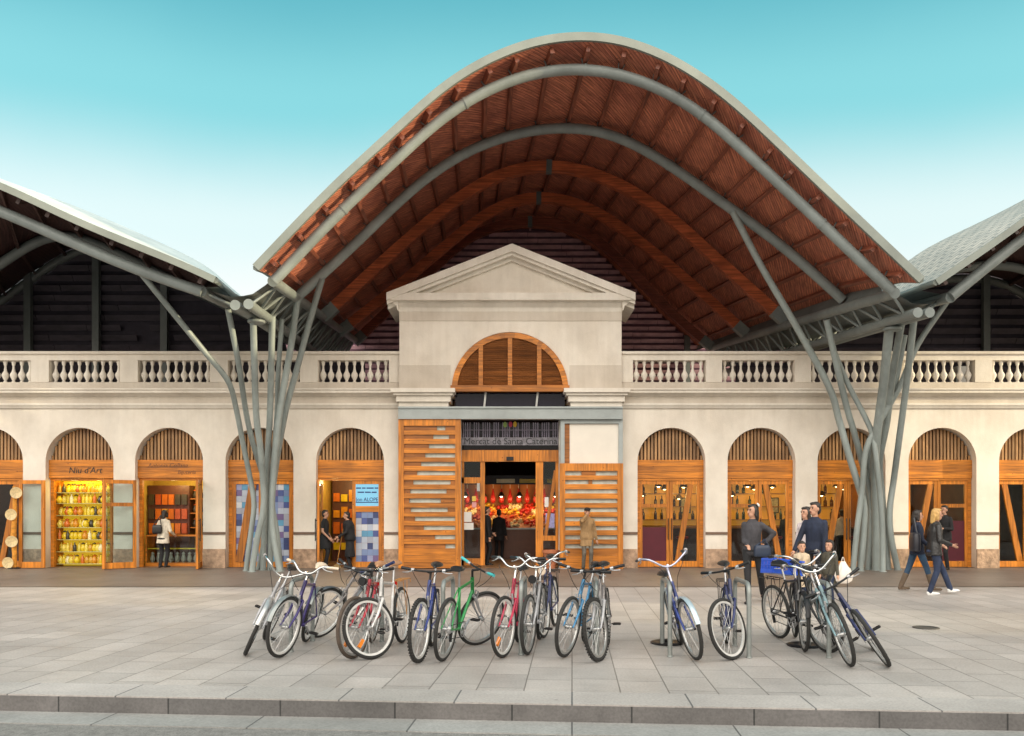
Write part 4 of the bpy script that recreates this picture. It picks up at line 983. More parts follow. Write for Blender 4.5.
for z in (0, .42, .84):
    for k in range(4):
        loc = (-9.05-.26+k*.17, 23.5, 1.1+z); lab = 'dark jar on the wall shelf of the jewellery shop'
        if gp is None: gp = vase('shelf_jar', lab, 'jars on the jewellery wall shelf', 'jar', loc, .27, .07, GOODS[3], GOODS[7])
        else: c = copy_thing(gp); c.location = loc
t = thing('wall_cabinet', 'dark dresser of red and brown wares behind the jewellery counter', 'cabinet', (-10.0, 23.3, .015))
MB().box(-.6, .6, 0, .4, 0, 2.3).build('carcass', M('cabinet_dark', (.10, .035, .02), .5), t)
for k in range(18): MB().box(-.55+.19*(k % 6), -.40+.19*(k % 6), -.06, -.001, .9+.42*(k//6), 1.2+.42*(k//6)).build('box', random.choice((GOODS[4], GOODS[7], GOODS[3], GOODS[1])), t)
# shop of the two people in black
t = thing('wall_cabinet', 'shelf wall of red and orange boxes behind the two people in black', 'cabinet', (fx(345), 24.9, .015))
MB().box(-1.0, 1.0, 0, .4, 0, 2.5).build('carcass', M('cabinet_dark', None), t)
for k in range(32): MB().box(-.95+.24*(k % 8), -.95+.24*(k % 8)+.19, -.07, -.001, .35+.5*(k//8), .35+.5*(k//8)+random.uniform(.2, .38)).build('box', random.choice((GOODS[4], GOODS[1], GOODS[0], GOODS[7], GOODS[1])), t)
# bars
BT = [M('bar_bottle_%d' % i, c, .15) for i, c in enumerate([(.02, .04, .02), (.15, .05, .01), (.04, .02, .02)])]
for k in '567':
    x = fx(B[k])*25.2/22+.0
    t = thing('bar_counter', {'5': 'dark bar counter inside the bar with the maroon door', '6': 'dark bar counter inside the bar behind the woman in grey', '7': 'dark bar counter inside the bar behind the right tree'}[k], 'counter', (x, 24.6, .015))
    MB().box(-1.3, 1.3, 0, .45, 0, 1.02).build('front', M('bar_front', (.05, .02, .015), .4), t); MB().box(-1.15, 1.15, -.06, .5, 1.02, 1.07).build('top', M('bar_top', (.30, .14, .05), .3), t)
    t = thing('back_bar_shelf', {'5': 'lit bottle shelf inside the bar with the maroon door', '6': 'lit bottle shelf inside the bar behind the woman in grey', '7': 'lit bottle shelf inside the bar behind the right tree'}[k], 'shelf', (x, 25.8, 1.3))
    MB().box(-1.1, 1.1, .1, .15, -.2, 1.5).build('back_board', emit('amber_board_glow', (.60, .25, .03), .5), t)  # board given its own glow for the bar's amber light
    for z in (0, .42, .84): MB().box(-1.1, 1.1, -.12, .1, z-.03, z).build('shelf_board', M('bar_top', None), t)
    gp = None
    for z in (0, .42, .84):
        for q in range(11):
            if random.random() < .38: continue
            loc = (x-1.0+q*.2, 25.78, 1.3+z); lab = {'5': 'dark bottle on the shelf of the bar with the maroon door', '6': 'dark bottle on the shelf of the bar behind the woman in grey', '7': 'dark bottle on the shelf of the bar behind the right tree'}[k]
            if gp is None: gp = bottle('bottle', lab, 'bottles behind bar number %s' % {'5': 'one', '6': 'two', '7': 'three'}[k], 'bottle', loc, .34, .05, BT[int(k) % 3], BLACK)
            else: c = copy_thing(gp); c.location = loc; c.scale = (random.uniform(.85, 1.2),)*2+(random.uniform(.75, 1.1),)
    for q, (dx, dz) in enumerate(((-.9, 2.05), (-.2, 2.25), (.25, 1.95), (.95, 2.2))):
        pendant(x+dx, 25.3, dz, 0, 'small lit lamp over the bar counter in the %s' % {'5': 'bar with the maroon door', '6': 'bar behind the one in charcoal', '7': 'bar behind the right tree'}[k], light=False)['group'] = 'small lamps over the bar counters'
    for q, (dx, w_, h_) in enumerate(((-1.0, .5, .36), (.55, .34, .5))):
        t = thing('framed_picture', '%s framed print on the back wall of the %s' % (['wide', 'tall'][q], {'5': 'bar with the maroon door', '6': 'bar behind the one in charcoal', '7': 'bar behind the right tree'}[k]), 'picture', (x+dx, 25.72, 1.95-.2*q))
        MB().box(-w_/2, w_/2, 0, .03, -h_/2, h_/2).build('frame', BLACK, t); MB().box(-w_/2+.03, w_/2-.03, -.004, -.001, -h_/2+.03, h_/2-.03).build('print', M('print_%d' % q, [(.6, .2, .05), (.35, .3, .2)][q], .6, 0, .6, 9), t)
    for q, dx in enumerate((-.55, .1, .7)):
        lab = {'5': 'bar stool at the counter inside the bar with the maroon door', '6': 'bar stool at the counter behind the woman in grey', '7': 'bar stool at the counter inside the bar behind the right tree'}[k]
        t = thing('bar_stool', lab, 'stool', (x+dx, 24.1, .015), 0, 'bar stools')
        MB().lathe([(.17, .72), (.19, .75), (.19, .79), (.1, .8)], n=14).build('seat', M('stool_seat', (.25, .03, .03), .5), t, 40)
        for a in range(4):
            c_, s_ = math.cos(a*math.pi/2+.78), math.sin(a*math.pi/2+.78); MB().tube([(c_*.12, s_*.12, .73), (c_*.2, s_*.2, 0)], .013, 6).build('leg', BLACK, t)
# plates hung on an orange cloth at the far left pier
t = thing('display_pole', 'twisted orange cloth pole hung at the far left pier', 'display pole', (fx(19), 21.78, 0))
MB().tube([(0, 0, 0), (.02, 0, .4), (-.02, 0, .9), (.03, 0, 1.5), (.02, 0, 2.25)], [.07, .06, .075, .06, .05], 10).build('cloth', M('orange_cloth', (.60, .25, .03), .8, 0, .4, 12), t, 60)
MB().lathe([(.16, 0), (.16, .03), (.03, .05)], n=16).build('foot', BLACK, t)
PLT = M('plate_cream', (.60, .46, .24), .35, 0, .3, 18)
for k, (x, y) in enumerate(((23.5, 493), (18.5, 514.5), (19, 541), (15.5, 562))):
    lb = ['topmost', 'second', 'third', 'lowest'][k]
    o = single(MB().lathe([(.0, .012), (.10, .012), (.15, .03), (.155, .03), (.10, .0), (0, 0)], n=24), 'decorative_plate', PLT, 'cream painted plate hung on the orange cloth pole, %s of four' % lb, 'plate', 'plates on the orange pole', smooth=40, loc=(fx(x), 21.69, fz(y)))
    o.rotation_euler = (R(90), 0, R(random.uniform(-12, 12)))
# ------------------------------------------------------------------ the market seen through the entrance
g = MB(); g.box(-3.2, 3.2, 32.4, 32.5, 0, 4.7); g.box(-3.25, -3.2, YF+.5, 32.4, 0, 4.7); g.box(3.2, 3.25, YF+.5, 32.4, 0, 4.7); struct(g, 'interior_wall', M('market_inside', (.05, .03, .02), .8))
struct(MB().box(-3.2, 3.2, YF, 32.4, .008, .014), 'hall_floor', M('hall_floor', (.24, .12, .055), .35))
t = thing('market_stall', 'red and amber lit food stall seen through the market doorway', 'market stall', (fx(510), 26.2, .015))
MB().box(-1.9, 1.9, 0, .9, 0, .95).build('counter', M('stall_front', (.16, .055, .025), .35), t); MB().box(-1.95, 1.95, -.06, .06, .95, 1.0).build('counter_edge', M('steel_plate', None), t)
MB().add([(-1.9, 0, 1.0), (1.9, 0, 1.0), (1.9, 1.3, 1.75), (-1.9, 1.3, 1.75)], [(0, 1, 2, 3)]).build('display_slope', M('stall_slope', (.3, .08, .03), .5), t)
MB().box(-2, 2, 1.6, 1.65, 0, 2.5).build('back_wall', emit('stall_wall_glow', (.40, .13, .03), .12), t)  # back wall emits a little, imitating the stall's lamplight
sb = MB().box(-2, 2, -.05, .0, 2.42, 2.72).build('name_board', BLACK, t)
for a, b in ((-1.6, -1.0), (-.45, .15), (.3, 1.0), (1.2, 1.7)): MB().box(a, b, -.06, -.051, 2.47, 2.6).build('name_plate', random.choice((GOODS[0], GOODS[2])), sb)
for s_ in (-1.9, 1.9): MB().box(s_-.04, s_+.04, -.02, .06, 1.0, 2.42).build('post', STEELD, t)
prod = MB(); cols = [M('produce_%d' % i, c, .35) for i, c in enumerate([(.55, .03, .015), (.65, .20, .02), (.70, .45, .04), (.40, .02, .02), (.72, .60, .35)])]
for k in range(420):
    u, v = random.uniform(-1.85, 1.85), random.random(); ci = int((u+1.85)/.46+int(v*4)*1.7) % 5
    prod.ball((fx(510)+u, 26.2+v*1.25+.05, 1.03+v*.75+random.uniform(0, .06)), random.uniform(.04, .075), 7, 5, ci)
tag(prod.build('produce', cols, None, 60), 'heaps of red and orange food piled on the stall slope', 'produce', kind='stuff')
hp = None
for k in range(13):
    loc = (fx(510)-1.75+k*.29, 27.2, 2.38); lab = 'dark red cured ham hanging over the stall'
    if hp is None:
        hp = thing('hanging_ham', lab, 'ham', loc, 0, 'hams hanging over the stall'); MB().lathe([(.015, -.05), (.03, -.12), (.07, -.3), (.1, -.42), (.07, -.52), (.02, -.55)], n=10).build('meat', cols[3], hp, 60); MB().tube([(0, 0, .2), (0, 0, -.06)], .008, 5).build('cord', PAPER, hp)
    else: c = copy_thing(hp); c.location = loc
for k in range(6): pendant(fx(510)-1.5+k*.6, 26.7, 2.05, 12, 'bright lamp over the stall counter, number %d from the left' % (k+1) if False else 'bright lamp over the stall counter, %s from the left' % ['first', 'second', 'third', 'fourth', 'fifth', 'sixth'][k], (1, .55, .2), 4.6, mat=BULBW)
struct(MB().box(-3.2, 3.2, YF+.5, 32.4, 4.66, 4.7), 'hall_ceiling', DARK)

# ------------------------------------------------------------------ unseen houses added to shade the plaza, their gap shaped for a sun streak
SD = Vector((-tosun.x, -tosun.y, 0)).normalized()
def block(c0, c1, h0):
    """a terrace of houses to the east, its party walls along the sun's bearing"""
    g = MB(); d = -SD*9; vs = []
    a, b = Vector((26, c0, 0)), Vector((26, c1, 0))
    for z in (0, h0): vs += [a+Vector((0, 0, z)), b+Vector((0, 0, z)), b+d+Vector((0, 0, z)), a+d+Vector((0, 0, z))]
    g.add(vs, [(0, 3, 2, 1), (4, 5, 6, 7), (0, 1, 5, 4), (1, 2, 6, 5), (2, 3, 7, 6), (3, 0, 4, 7)])
    return struct(g, 'unseen_shade_houses', M('house_render', (.5, .42, .33), .85, 0, .15, 1))
block(-45, 5.3, 11.3); block(7.9, 18, 11.3)
# ------------------------------------------------------------------ people
SKIN = M('skin', (.50, .27, .18), .5, 0, .08, 8); HAIRD = M('hair_dark', (.018, .013, .011), .5, 0, .4, 40, .4, 60, stretch=(1, 1, .2)); HAIRB = M('hair_blonde', (.50, .30, .10), .5, 0, .45, 30, .4, 60, stretch=(1, 1, .2)); EYE_M = M('eye_dark', (.02, .015, .012), .2)
LIP = M('lips', (.32, .10, .08), .5)
def remesh(g, voxel, smooth=3):
    me = bpy.data.meshes.new('tmp'); me.from_pydata(g.v, [], g.f); o = bpy.data.objects.new('tmp', me); COL.objects.link(o)
    bm = bmesh.new(); bm.from_mesh(me); bmesh.ops.recalc_face_normals(bm, faces=bm.faces); bm.to_mesh(me); bm.free()
    m = o.modifiers.new('r', 'REMESH'); m.mode = 'VOXEL'; m.voxel_size = voxel
    if smooth: q = o.modifiers.new('s', 'SMOOTH'); q.factor = .5; q.iterations = smooth
    dg = bpy.context.evaluated_depsgraph_get(); r = bpy.data.meshes.new_from_object(o.evaluated_get(dg)); bpy.data.objects.remove(o); bpy.data.meshes.remove(me); return r
def cap(g, a, b, ra, rb, n=10):
    a, b = Vector(a), Vector(b)
    L_ = max(2, int((b-a).length/.05)); pts = [a.lerp(b, i/L_) for i in range(L_+1)]; rr = [ra+(rb-ra)*i/L_ for i in range(L_+1)]
    g.tube(pts, rr, n); g.ball(a, ra, n, 7); g.ball(b, rb, n, 7)
def ik(a, b, l1, l2, pole):
    a, b, pole = Vector(a), Vector(b), Vector(pole); d = b-a; D = min(d.length, (l1+l2)*.999); d.normalize(); b = a+d*D
    x = (l1*l1-l2*l2+D*D)/(2*D); hh = math.sqrt(max(0, l1*l1-x*x)); p = (pole-d*pole.dot(d)).normalized(); return a+d*x+p*hh, b
def person(label, px, feet_py, H, ang, top, legs, shoe=BLACK, hair=HAIRD, hairlen=0, footL=(.10, 0), footR=(-.10, 0), liftL=0, liftR=0, handL=(.24, -.05, .82), handR=(-.24, -.05, .82),
           lean=0, sleeves='long', skirt=None, turn=0, Y=None, boots=None, cap_m=None, coat=0, trousers='long', group=None, female=False, nod=0, child=False):
    """built facing -y, its own left hand on +x; measures for 1.75 m, scaled to H"""
    if Y is None: Y = F*EYE/(feet_py-HZ)
    k = H/1.75; p0 = Vector(((px-CX)/F*Y, Y, .004 if Y > 16.64 else 0))
    t = thing('person', label, 'person', p0, ang, group); t.scale = (k, k, k)
    sw = .138 if female else .162; hs = 1.3 if child else 1
    def tor(z): return Vector((0, -lean*max(0, z-.95)/.5, z))
    sh = {s: tor(1.385)+Vector((s*sw, .0, 0)) for s in (-1, 1)}; hip = {s: Vector((s*.095, 0, .92)) for s in (-1, 1)}
    foot = {1: Vector((footL[0], footL[1], .085+liftL)), -1: Vector((footR[0], footR[1], .085+liftR))}
    knee, ank = {}, {}
    for s in (-1, 1): knee[s], ank[s] = ik(hip[s], foot[s], .44, .42, (0, -1, .1))
    elb, wr = {}, {}
    for s, hnd in ((1, handL), (-1, handR)): elb[s], wr[s] = ik(sh[s], hnd[:3], .29, .255, hnd[3:] if len(hnd) > 3 else (s*.35, 1, -.2))
    hz = tor(1.62)+Vector((0, -.02-lean*.15-nod*.03, 0)); neck = tor(1.45)
    def torso(g, e):
        rings = [(.84, .12, .09), (.88, .165, .115), (.95, .170, .12), (1.06, .142 if female else .15, .10), (1.18, .150, .112), (1.30, .165 if female else .178, .118), (1.38, sw+.005, .10), (1.435, sw*.72, .075), (1.47, .065, .062)]
        n = 16; vs = []
        for z, a, b in rings:
            c = tor(z); f_ = .92 if female else 1.0
            for q in range(n): th = 2*math.pi*q/n; vs.append(c+Vector(((a+e)*f_*math.cos(th), (b+e)*f_*math.sin(th), 0)))
        m = len(rings); fs = [(i*n+q, i*n+(q+1) % n, (i+1)*n+(q+1) % n, (i+1)*n+q) for i in range(m-1) for q in range(n)]+[tuple(range(n-1, -1, -1)), tuple((m-1)*n+q for q in range(n))]
        g.add(vs, fs)
    # skin: one continuous body
    g = MB(); torso(g, -.018)
    cap(g, neck, hz-Vector((0, 0, .05)), .055, .05)
    tr = Matrix.Rotation(turn, 3, 'Z')
    def hd(x, y, z): return hz+tr @ Vector((x, y, z))*hs
    g.ball(hz+Vector((0, .01, .02)), (.076*hs, .094*hs, .105*hs), 16, 12); g.ball(hd(0, -.03, -.055), (.052*hs, .055*hs, .058*hs), 12, 8)
    cap(g, hd(0, -.088, .012), hd(0, -.103, -.022), .010, .015, 8)
    for s in (-1, 1): g.ball(hd(s*.077, .012, 0), (.012, .024, .034), 8, 6)
    for s in (-1, 1):
        bare = sleeves == 'short'
        cap(g, sh[s], elb[s], .046, .038); cap(g, elb[s], wr[s], .038 if bare else .032, .026)
        d = (wr[s]-elb[s]).normalized(); side = Vector((s*.2, -1, 0)); side = (side-d*side.dot(d)).normalized(); flat = d.cross(side)
        pm = wr[s]+d*.05; cap(g, wr[s]+d*.01, pm, .026, .032)
        g.ball(pm+d*.02, .033, 8, 6)
        for q, ln in enumerate((.060, .070, .066, .052)):
            b0 = wr[s]+d*.088+side*(.027-.018*q); m_ = b0+d*ln*.55+flat*-.006*s; e_ = m_+(d*.8-flat*.6*s).normalized()*ln*.5
            cap(g, b0-d*.02, m_, .0088, .0082, 6); cap(g, m_, e_, .0082, .0072, 6)
        tb = wr[s]+d*.035+side*.028; cap(g, tb, tb+(d*.6+side*.8)*.038, .0115, .010, 6); cap(g, tb+(d*.6+side*.8)*.038, tb+(d*.9+side*.75)*.062, .010, .0085, 6)
        cap(g, hip[s], knee[s], .07, .05); cap(g, knee[s], ank[s], .05, .034)
        cap(g, ank[s]-Vector((0, 0, .02)), ank[s]+Vector((0, -.03, -.045)), .028, .02)
    me = remesh(g, .0085); me.materials.append(SKIN); me.shade_smooth(); me.name = 'body'
    body = bpy.data.objects.new('body', me); COL.objects.link(body); body.parent = t
    def wear(name, g, mat, vox=.012, sm=4):
        me = remesh(g, vox, sm); me.materials.append(mat); me.shade_smooth(); me.name = name; o = bpy.data.objects.new(name, me); COL.objects.link(o); o.parent = t; return o
    e = MB()
    for s in (-1, 1): e.ball(hd(s*.031, -.083, .022), (.011, .007, .008), 8, 6)
    e.build('eyes', EYE_M, t, 60)
    MB().ball(hd(0, -.079, -.055), (.024, .012, .007), 8, 6).build('mouth', LIP, t, 60)
    b_ = MB()
    for s in (-1, 1): b_.ball(hd(s*.031, -.084, .042), (.02, .008, .005), 8, 6)
    b_.build('eyebrows', hair, t, 60)
    # clothes
    g = MB(); torso(g, .012+coat*.012)
    for s in (-1, 1):
        cap(g, sh[s], sh[s].lerp(elb[s], .55 if sleeves == 'short' else 1), .058, .054 if sleeves == 'short' else .050)
        if sleeves == 'long': cap(g, elb[s], elb[s].lerp(wr[s], .97), .050, .040); g.ball(elb[s], .051, 8, 6)
    if coat:
        lo_ = .93-.13*coat; n_ = 18; vs = []
        rg = [(1.08, .158, .112), (.98, .178, .128), ((.98+lo_)/2, .186, .136), (lo_, .192+.006*coat, .142+.006*coat)]
        for z, a, b in rg:
            for q in range(n_): th = 2*math.pi*q/n_; wv = 1+.025*math.sin(th*5+z*9); vs.append(tor(z)+Vector((a*wv*math.cos(th), b*wv*math.sin(th), 0)))
        g.add(vs, [(i*n_+q, i*n_+(q+1) % n_, (i+1)*n_+(q+1) % n_, (i+1)*n_+q) for i in range(3) for q in range(n_)]+[tuple(range(n_)), tuple(3*n_+q for q in range(n_))])
    g.tube([neck+Vector((0, 0, -.02)), neck+Vector((0, -.004, .045))], [.07, .06], 12)
    wear('top', g, top)
    if trousers != 'none':
        g = MB(); g.ball((0, 0, .93), (.172, .125, .09), 16, 8); g.ball((0, .02, .88), (.168, .125, .08), 16, 8)
        for s in (-1, 1):
            cap(g, hip[s], knee[s], .085, .062)
            if trousers == 'long': cap(g, knee[s], ank[s]+Vector((0, 0, -.02)), .062, .052)
            else: cap(g, knee[s], knee[s].lerp(ank[s], .3), .06, .058)
        wear('trousers', g, legs)
    if skirt:
        g = MB(); g.lathe([(.14, 1.0), (.175, .9), (.19, .75), (.2, .58)], n=20); wear('skirt', g, skirt)
    for s in (-1, 1):
        g = MB(); a = ank[s]; dz = a.z-.085
        f_ = Vector((a.x*0+s*.15, -1, 0)).normalized()
        g.ball(a+Vector((0, .015, -.045)), (.042, .05, .045), 10, 7); cap(g, a+Vector((0, .01, -.05)), a+f_*.15+Vector((0, 0, -.058)), .036, .03); g.ball(a+f_*.15+Vector((0, 0, -.06)), (.04, .05, .028), 10, 7)
        g.box(a.x-.03, a.x+.03, a.y-.1, a.y+.05, a.z-.089, a.z-.06)
        if boots: cap(g, a, a.lerp(knee[s], .62), .05, .062)
        wear('boot' if boots else 'shoe', g, boots or shoe, .009, 2)
    if cap_m:
        g = MB(); g.ball(hd(0, .01, .075), (.092, .108, .06), 14, 8); g.ball(hd(0, -.11, .06), (.06, .05, .010), 12, 6); wear('cap', g, cap_m, .009, 2)
    g = MB(); g.ball(hd(0, .032, .052), (.085*hs, .088*hs, .088*hs), 14, 9); g.ball(hd(0, .05, -.015), (.080*hs, .066*hs, .085*hs), 12, 8); g.ball(hd(0, -.035, .098), (.060*hs, .045*hs, .032*hs), 12, 8)
    if hairlen > 0:
        for s in (-1, 1): cap(g, hd(s*.068, .01, .03), hd(s*.078, .02, -.06-hairlen*.5), .03, .028, 8)
        cap(g, hd(0, .06, 0), hd(0, .085, -.08-hairlen), .07, .055, 10)
    wear('hair', g, hair, .010, 1)
    return t
def cloth(n, c, v=.42, s=7): return M('cloth_'+n, c, .85, 0, v, s, 1.0, 11, stretch=(1, 1, .55))
GREYT = cloth('charcoal', (.045, .043, .05)); BLK = cloth('black', (.012, .012, .014)); NAVY = cloth('navy', (.012, .018, .04)); DENIM = cloth('denim', (.022, .034, .075)); DENIM2 = cloth('mid_denim', (.03, .065, .12)); CREAM = cloth('cream', (.62, .56, .46)); TAN = cloth('tan', (.30, .185, .085)); KHAKI = cloth('khaki', (.12, .105, .085)); LEATH = M('leather_black', (.02, .019, .02), .35, 0, .4, 14, .4, 30); BOOTB = M('suede_boot', (.13, .09, .06), .8, 0, .25, 10); WHITE = M('trainer_white', (.72, .72, .70), .5); BEIGE = cloth('beige', (.45, .36, .26)); OLIVE = cloth('olive', (.06, .055, .04)); FLOR = cloth('pale_floral', (.55, .48, .50), .4, 25)
# customer in the white jacket, her back to us
person('person in a white jacket and black trousers, back turned, at the jewellery counter', 163, 568.5, 1.60, R(172), CREAM, BLK, Y=22.15, female=True, hairlen=.03, handL=(.20, -.25, 1.05), handR=(-.2, -.25, 1.0), coat=1.5, footL=(.08, .02), footR=(-.08, -.02), lean=.06)
p = Vector((fx(157), 21.92, .0))
def handbag(label, loc, rotz, w_, h_, d_, mat, strap, strapz):
    t = thing('shoulder_bag', label, 'bag', loc, rotz)
    n = 18; rows = []
    g = MB()
    pr = [(.75, 0), (.95, .05), (1, .3), (.97, .7), (.85, .95), (.6, 1)]
    vs = []
    for s_, z in pr:
        for q in range(n):
            a = 2*math.pi*q/n; ca, sa = math.cos(a), math.sin(a); vs.append((w_/2*s_*math.copysign(abs(ca)**.6, ca), d_/2*s_*math.copysign(abs(sa)**.6, sa), z*h_))
    m = len(pr); fs = [(i*n+q, i*n+(q+1) % n, (i+1)*n+(q+1) % n, (i+1)*n+q) for i in range(m-1) for q in range(n)]+[tuple(range(n-1, -1, -1)), tuple((m-1)*n+q for q in range(n))]
    g.add(vs, fs); g.build('pouch', mat, t, 50)
    MB().tube(spline([(-w_*.4, 0, h_*.9), (strap*.5-w_*.12, 0, h_*.9+strapz*.6), (strap, 0, h_*.9+strapz), (strap*.5+w_*.12, 0, h_*.9+strapz*.6), (w_*.4, 0, h_*.9)], 24), .012, 6).build('strap', mat, t, 60)
    return t
handbag('black shoulder bag hanging from the person in the white jacket', (fx(157.5), 21.98, .95), R(15), .26, .24, .1, M('bag_black', (.015, .014, .015), .4), .10, .30)
person('person in black with bare arms facing right in the open doorway', 325, 567.5, 1.60, R(80), BLK, BLK, Y=22.05, female=True, sleeves='short', handL=(.18, -.12, .88), handR=(-.16, -.18, .92), footL=(.07, .05), footR=(-.07, -.05), skirt=BLK)
person('person in black holding a pale broom handle, facing left in the doorway', 350, 567.5, 1.55, R(-78), BLK, BLK, Y=22.1, handL=(.2, -.34, .98), handR=(-.15, -.36, .86), footL=(.1, 0), footR=(-.1, .02), coat=4.5, lean=.06)
t = thing('broom', 'pale broom held at a slant by the person in black', 'broom', (fx(336), 22.08, .004))
MB().tube([(0, 0, .06), (.21, .01, 1.25)], .012, 8).build('handle', PINEP, t); MB().prism([(-.14, .0), (.14, 0), (.05, .1), (-.03, .1)], -.03, .03).build('bristles', M('bristle', (.3, .2, .08), .9), t)
person('person in dark clothes just inside the market doorway by its left post', 486.5, 566, 1.70, R(100), BLK, BLK, Y=23.2, handL=(.2, -.2, .95), coat=2)
person('person in dark clothes standing at the food stall inside the market', 499, 560, 1.62, R(170), BLK, BLK, Y=25.6, coat=2)
person('person in tan jacket and dark cap, hand at the mouth, by a slatted door', 587, 570.5, 1.66, R(6), TAN, KHAKI, Y=21.3, handR=(-.05, -.17, 1.54, -.8, .1, -1), handL=(.27, -.06, .80), cap_m=BLK, coat=2, footL=(.1, -.03), footR=(-.1, .03), lean=.02)
person('person in a charcoal top, hand on hip, walking with a dark blue bag', 752.5, 602.5, 1.70, R(-22), GREYT, BLK, female=True, hairlen=.04, turn=R(-42), handL=(.20, .02, 1.05, 1, .5, 0), handR=(-.06, -.24, 1.02), footL=(.15, .34), liftL=.07, footR=(-.05, -.20))
handbag('dark blue handbag held at the waist by the person in charcoal', (ground(757, 602).x+.03, 13.72, .80), R(5), .30, .20, .11, M('bag_navy', (.018, .03, .06), .5, 0, .3, 6), .05, .12)
MB().lathe([(.0, 0), (.035, 0), (.04, .02), (0, .035)], n=12).build('x', M('hair_clip', (.8, .75, .7), .3)); o = bpy.data.objects['x']; o.name = 'hair_clip'; pp = ground(752.5, 602.5); o.location = (pp.x+.07, pp.y-.06, 1.68); o.rotation_euler = (0, R(60), 0); tag(o, 'white hair clip on the dark hair of the person in charcoal', 'hair clip')
person('person in a navy jumper with short hair, looking left behind the parked bicycles', 815, 601, 1.74, R(-40), NAVY, BLK, turn=R(-25), Y=14.0, handR=(-.30, -.22, .86), handL=(.22, -.15, .84))
person('person in a pale floral top, mostly hidden behind the one in navy', 806, 596, 1.66, R(-60), FLOR, DENIM, female=True, hairlen=.12, Y=14.9)
person('small child in a beige coat facing us beside the person in navy', 801.5, 606, 1.06, R(-5), BEIGE, DENIM, shoe=BLACK, Y=13.3, coat=3, child=True, handL=(.2, -.12, .92), handR=(-.2, -.1, .86))
person('small child in an olive coat with dark hair, looking left, carrying a white bag', 829.5, 606, 1.08, R(-50), OLIVE, DENIM, Y=13.3, coat=3, child=True, hairlen=.05, handL=(.30, -.12, .80), handR=(-.2, -.1, .86))
def plastic_bag(label, loc):
    t = thing('plastic_bag', label, 'bag', loc)
    g = MB(); n = 16; vs = []; pr = [(.08, 0), (.13, .04), (.15, .13), (.12, .24), (.06, .31), (.03, .36)]
    for i, (r, z) in enumerate(pr):
        for q in range(n): a = 2*math.pi*q/n; rr = r*(1+.18*math.sin(q*2.7+i)); vs.append((rr*math.cos(a), rr*.7*math.sin(a), z))
    m = len(pr); fs = [(i*n+q, i*n+(q+1) % n, (i+1)*n+(q+1) % n, (i+1)*n+q) for i in range(m-1) for q in range(n)]+[tuple(range(n-1, -1, -1)), tuple((m-1)*n+q for q in range(n))]
    g.add(vs, fs); g.build('sack', M('white_plastic', (.75, .68, .62), .35, 0, .12, 6), t, 40); MB().tube(spline([(-.03, 0, .34), (0, 0, .44), (.03, 0, .34)], 10), .006, 5).build('handle', M('white_plastic', None), t, 60); return t
pb = at(843, 582, 13.2); plastic_bag('white plastic bag hanging at the olive coated child', (pb.x, 13.2, pb.z-.02))
person('person in navy jacket and brown boots walking beside the blonde one', 917, 591.8, 1.60, R(84), NAVY, DENIM2, female=True, hairlen=.05, Y=15.75, boots=BOOTB, trousers='short', footL=(.09, .30), liftL=.02, footR=(-.06, -.30), handL=(.22, .02, .84), handR=(-.2, -.22, .95), coat=1)
person('person with blonde hair in a black leather jacket, jeans and white trainers, striding right', 934, 594.5, 1.63, R(86), LEATH, DENIM, shoe=WHITE, hair=HAIRB, female=True, hairlen=.06, Y=15.15, footL=(.06, -.36), liftL=.02, footR=(-.08, .12), handL=(.20, -.22, 1.0), handR=(-.16, -.26, 1.02), coat=1, lean=.03)
handbag('dark leather bag on the shoulder of the person in brown boots', (ground(911, 591).x-.05, 15.55, .80), R(80), .36, .36, .16, M('bag_dark', (.022, .022, .03), .4, 0, .3, 6), .05, .32)
person('person all in black, hand raised to the face, standing by the maroon door panel', 944.5, 569.8, 1.72, R(-62), BLK, BLK, Y=21.4, handR=(-.04, -.20, 1.52, -.7, .2, -1), handL=(.16, -.28, 1.12), footL=(.09, 0), footR=(-.09, 0), coat=1)
person('person in dark clothes inside the bar, behind the one in charcoal', 787, 560, 1.6, R(150), BLK, BLK, Y=24.0)
person('person in a white shirt seen through the glass behind the right tree', 842, 560, 1.62, R(160), CREAM, BLK, Y=24.0)
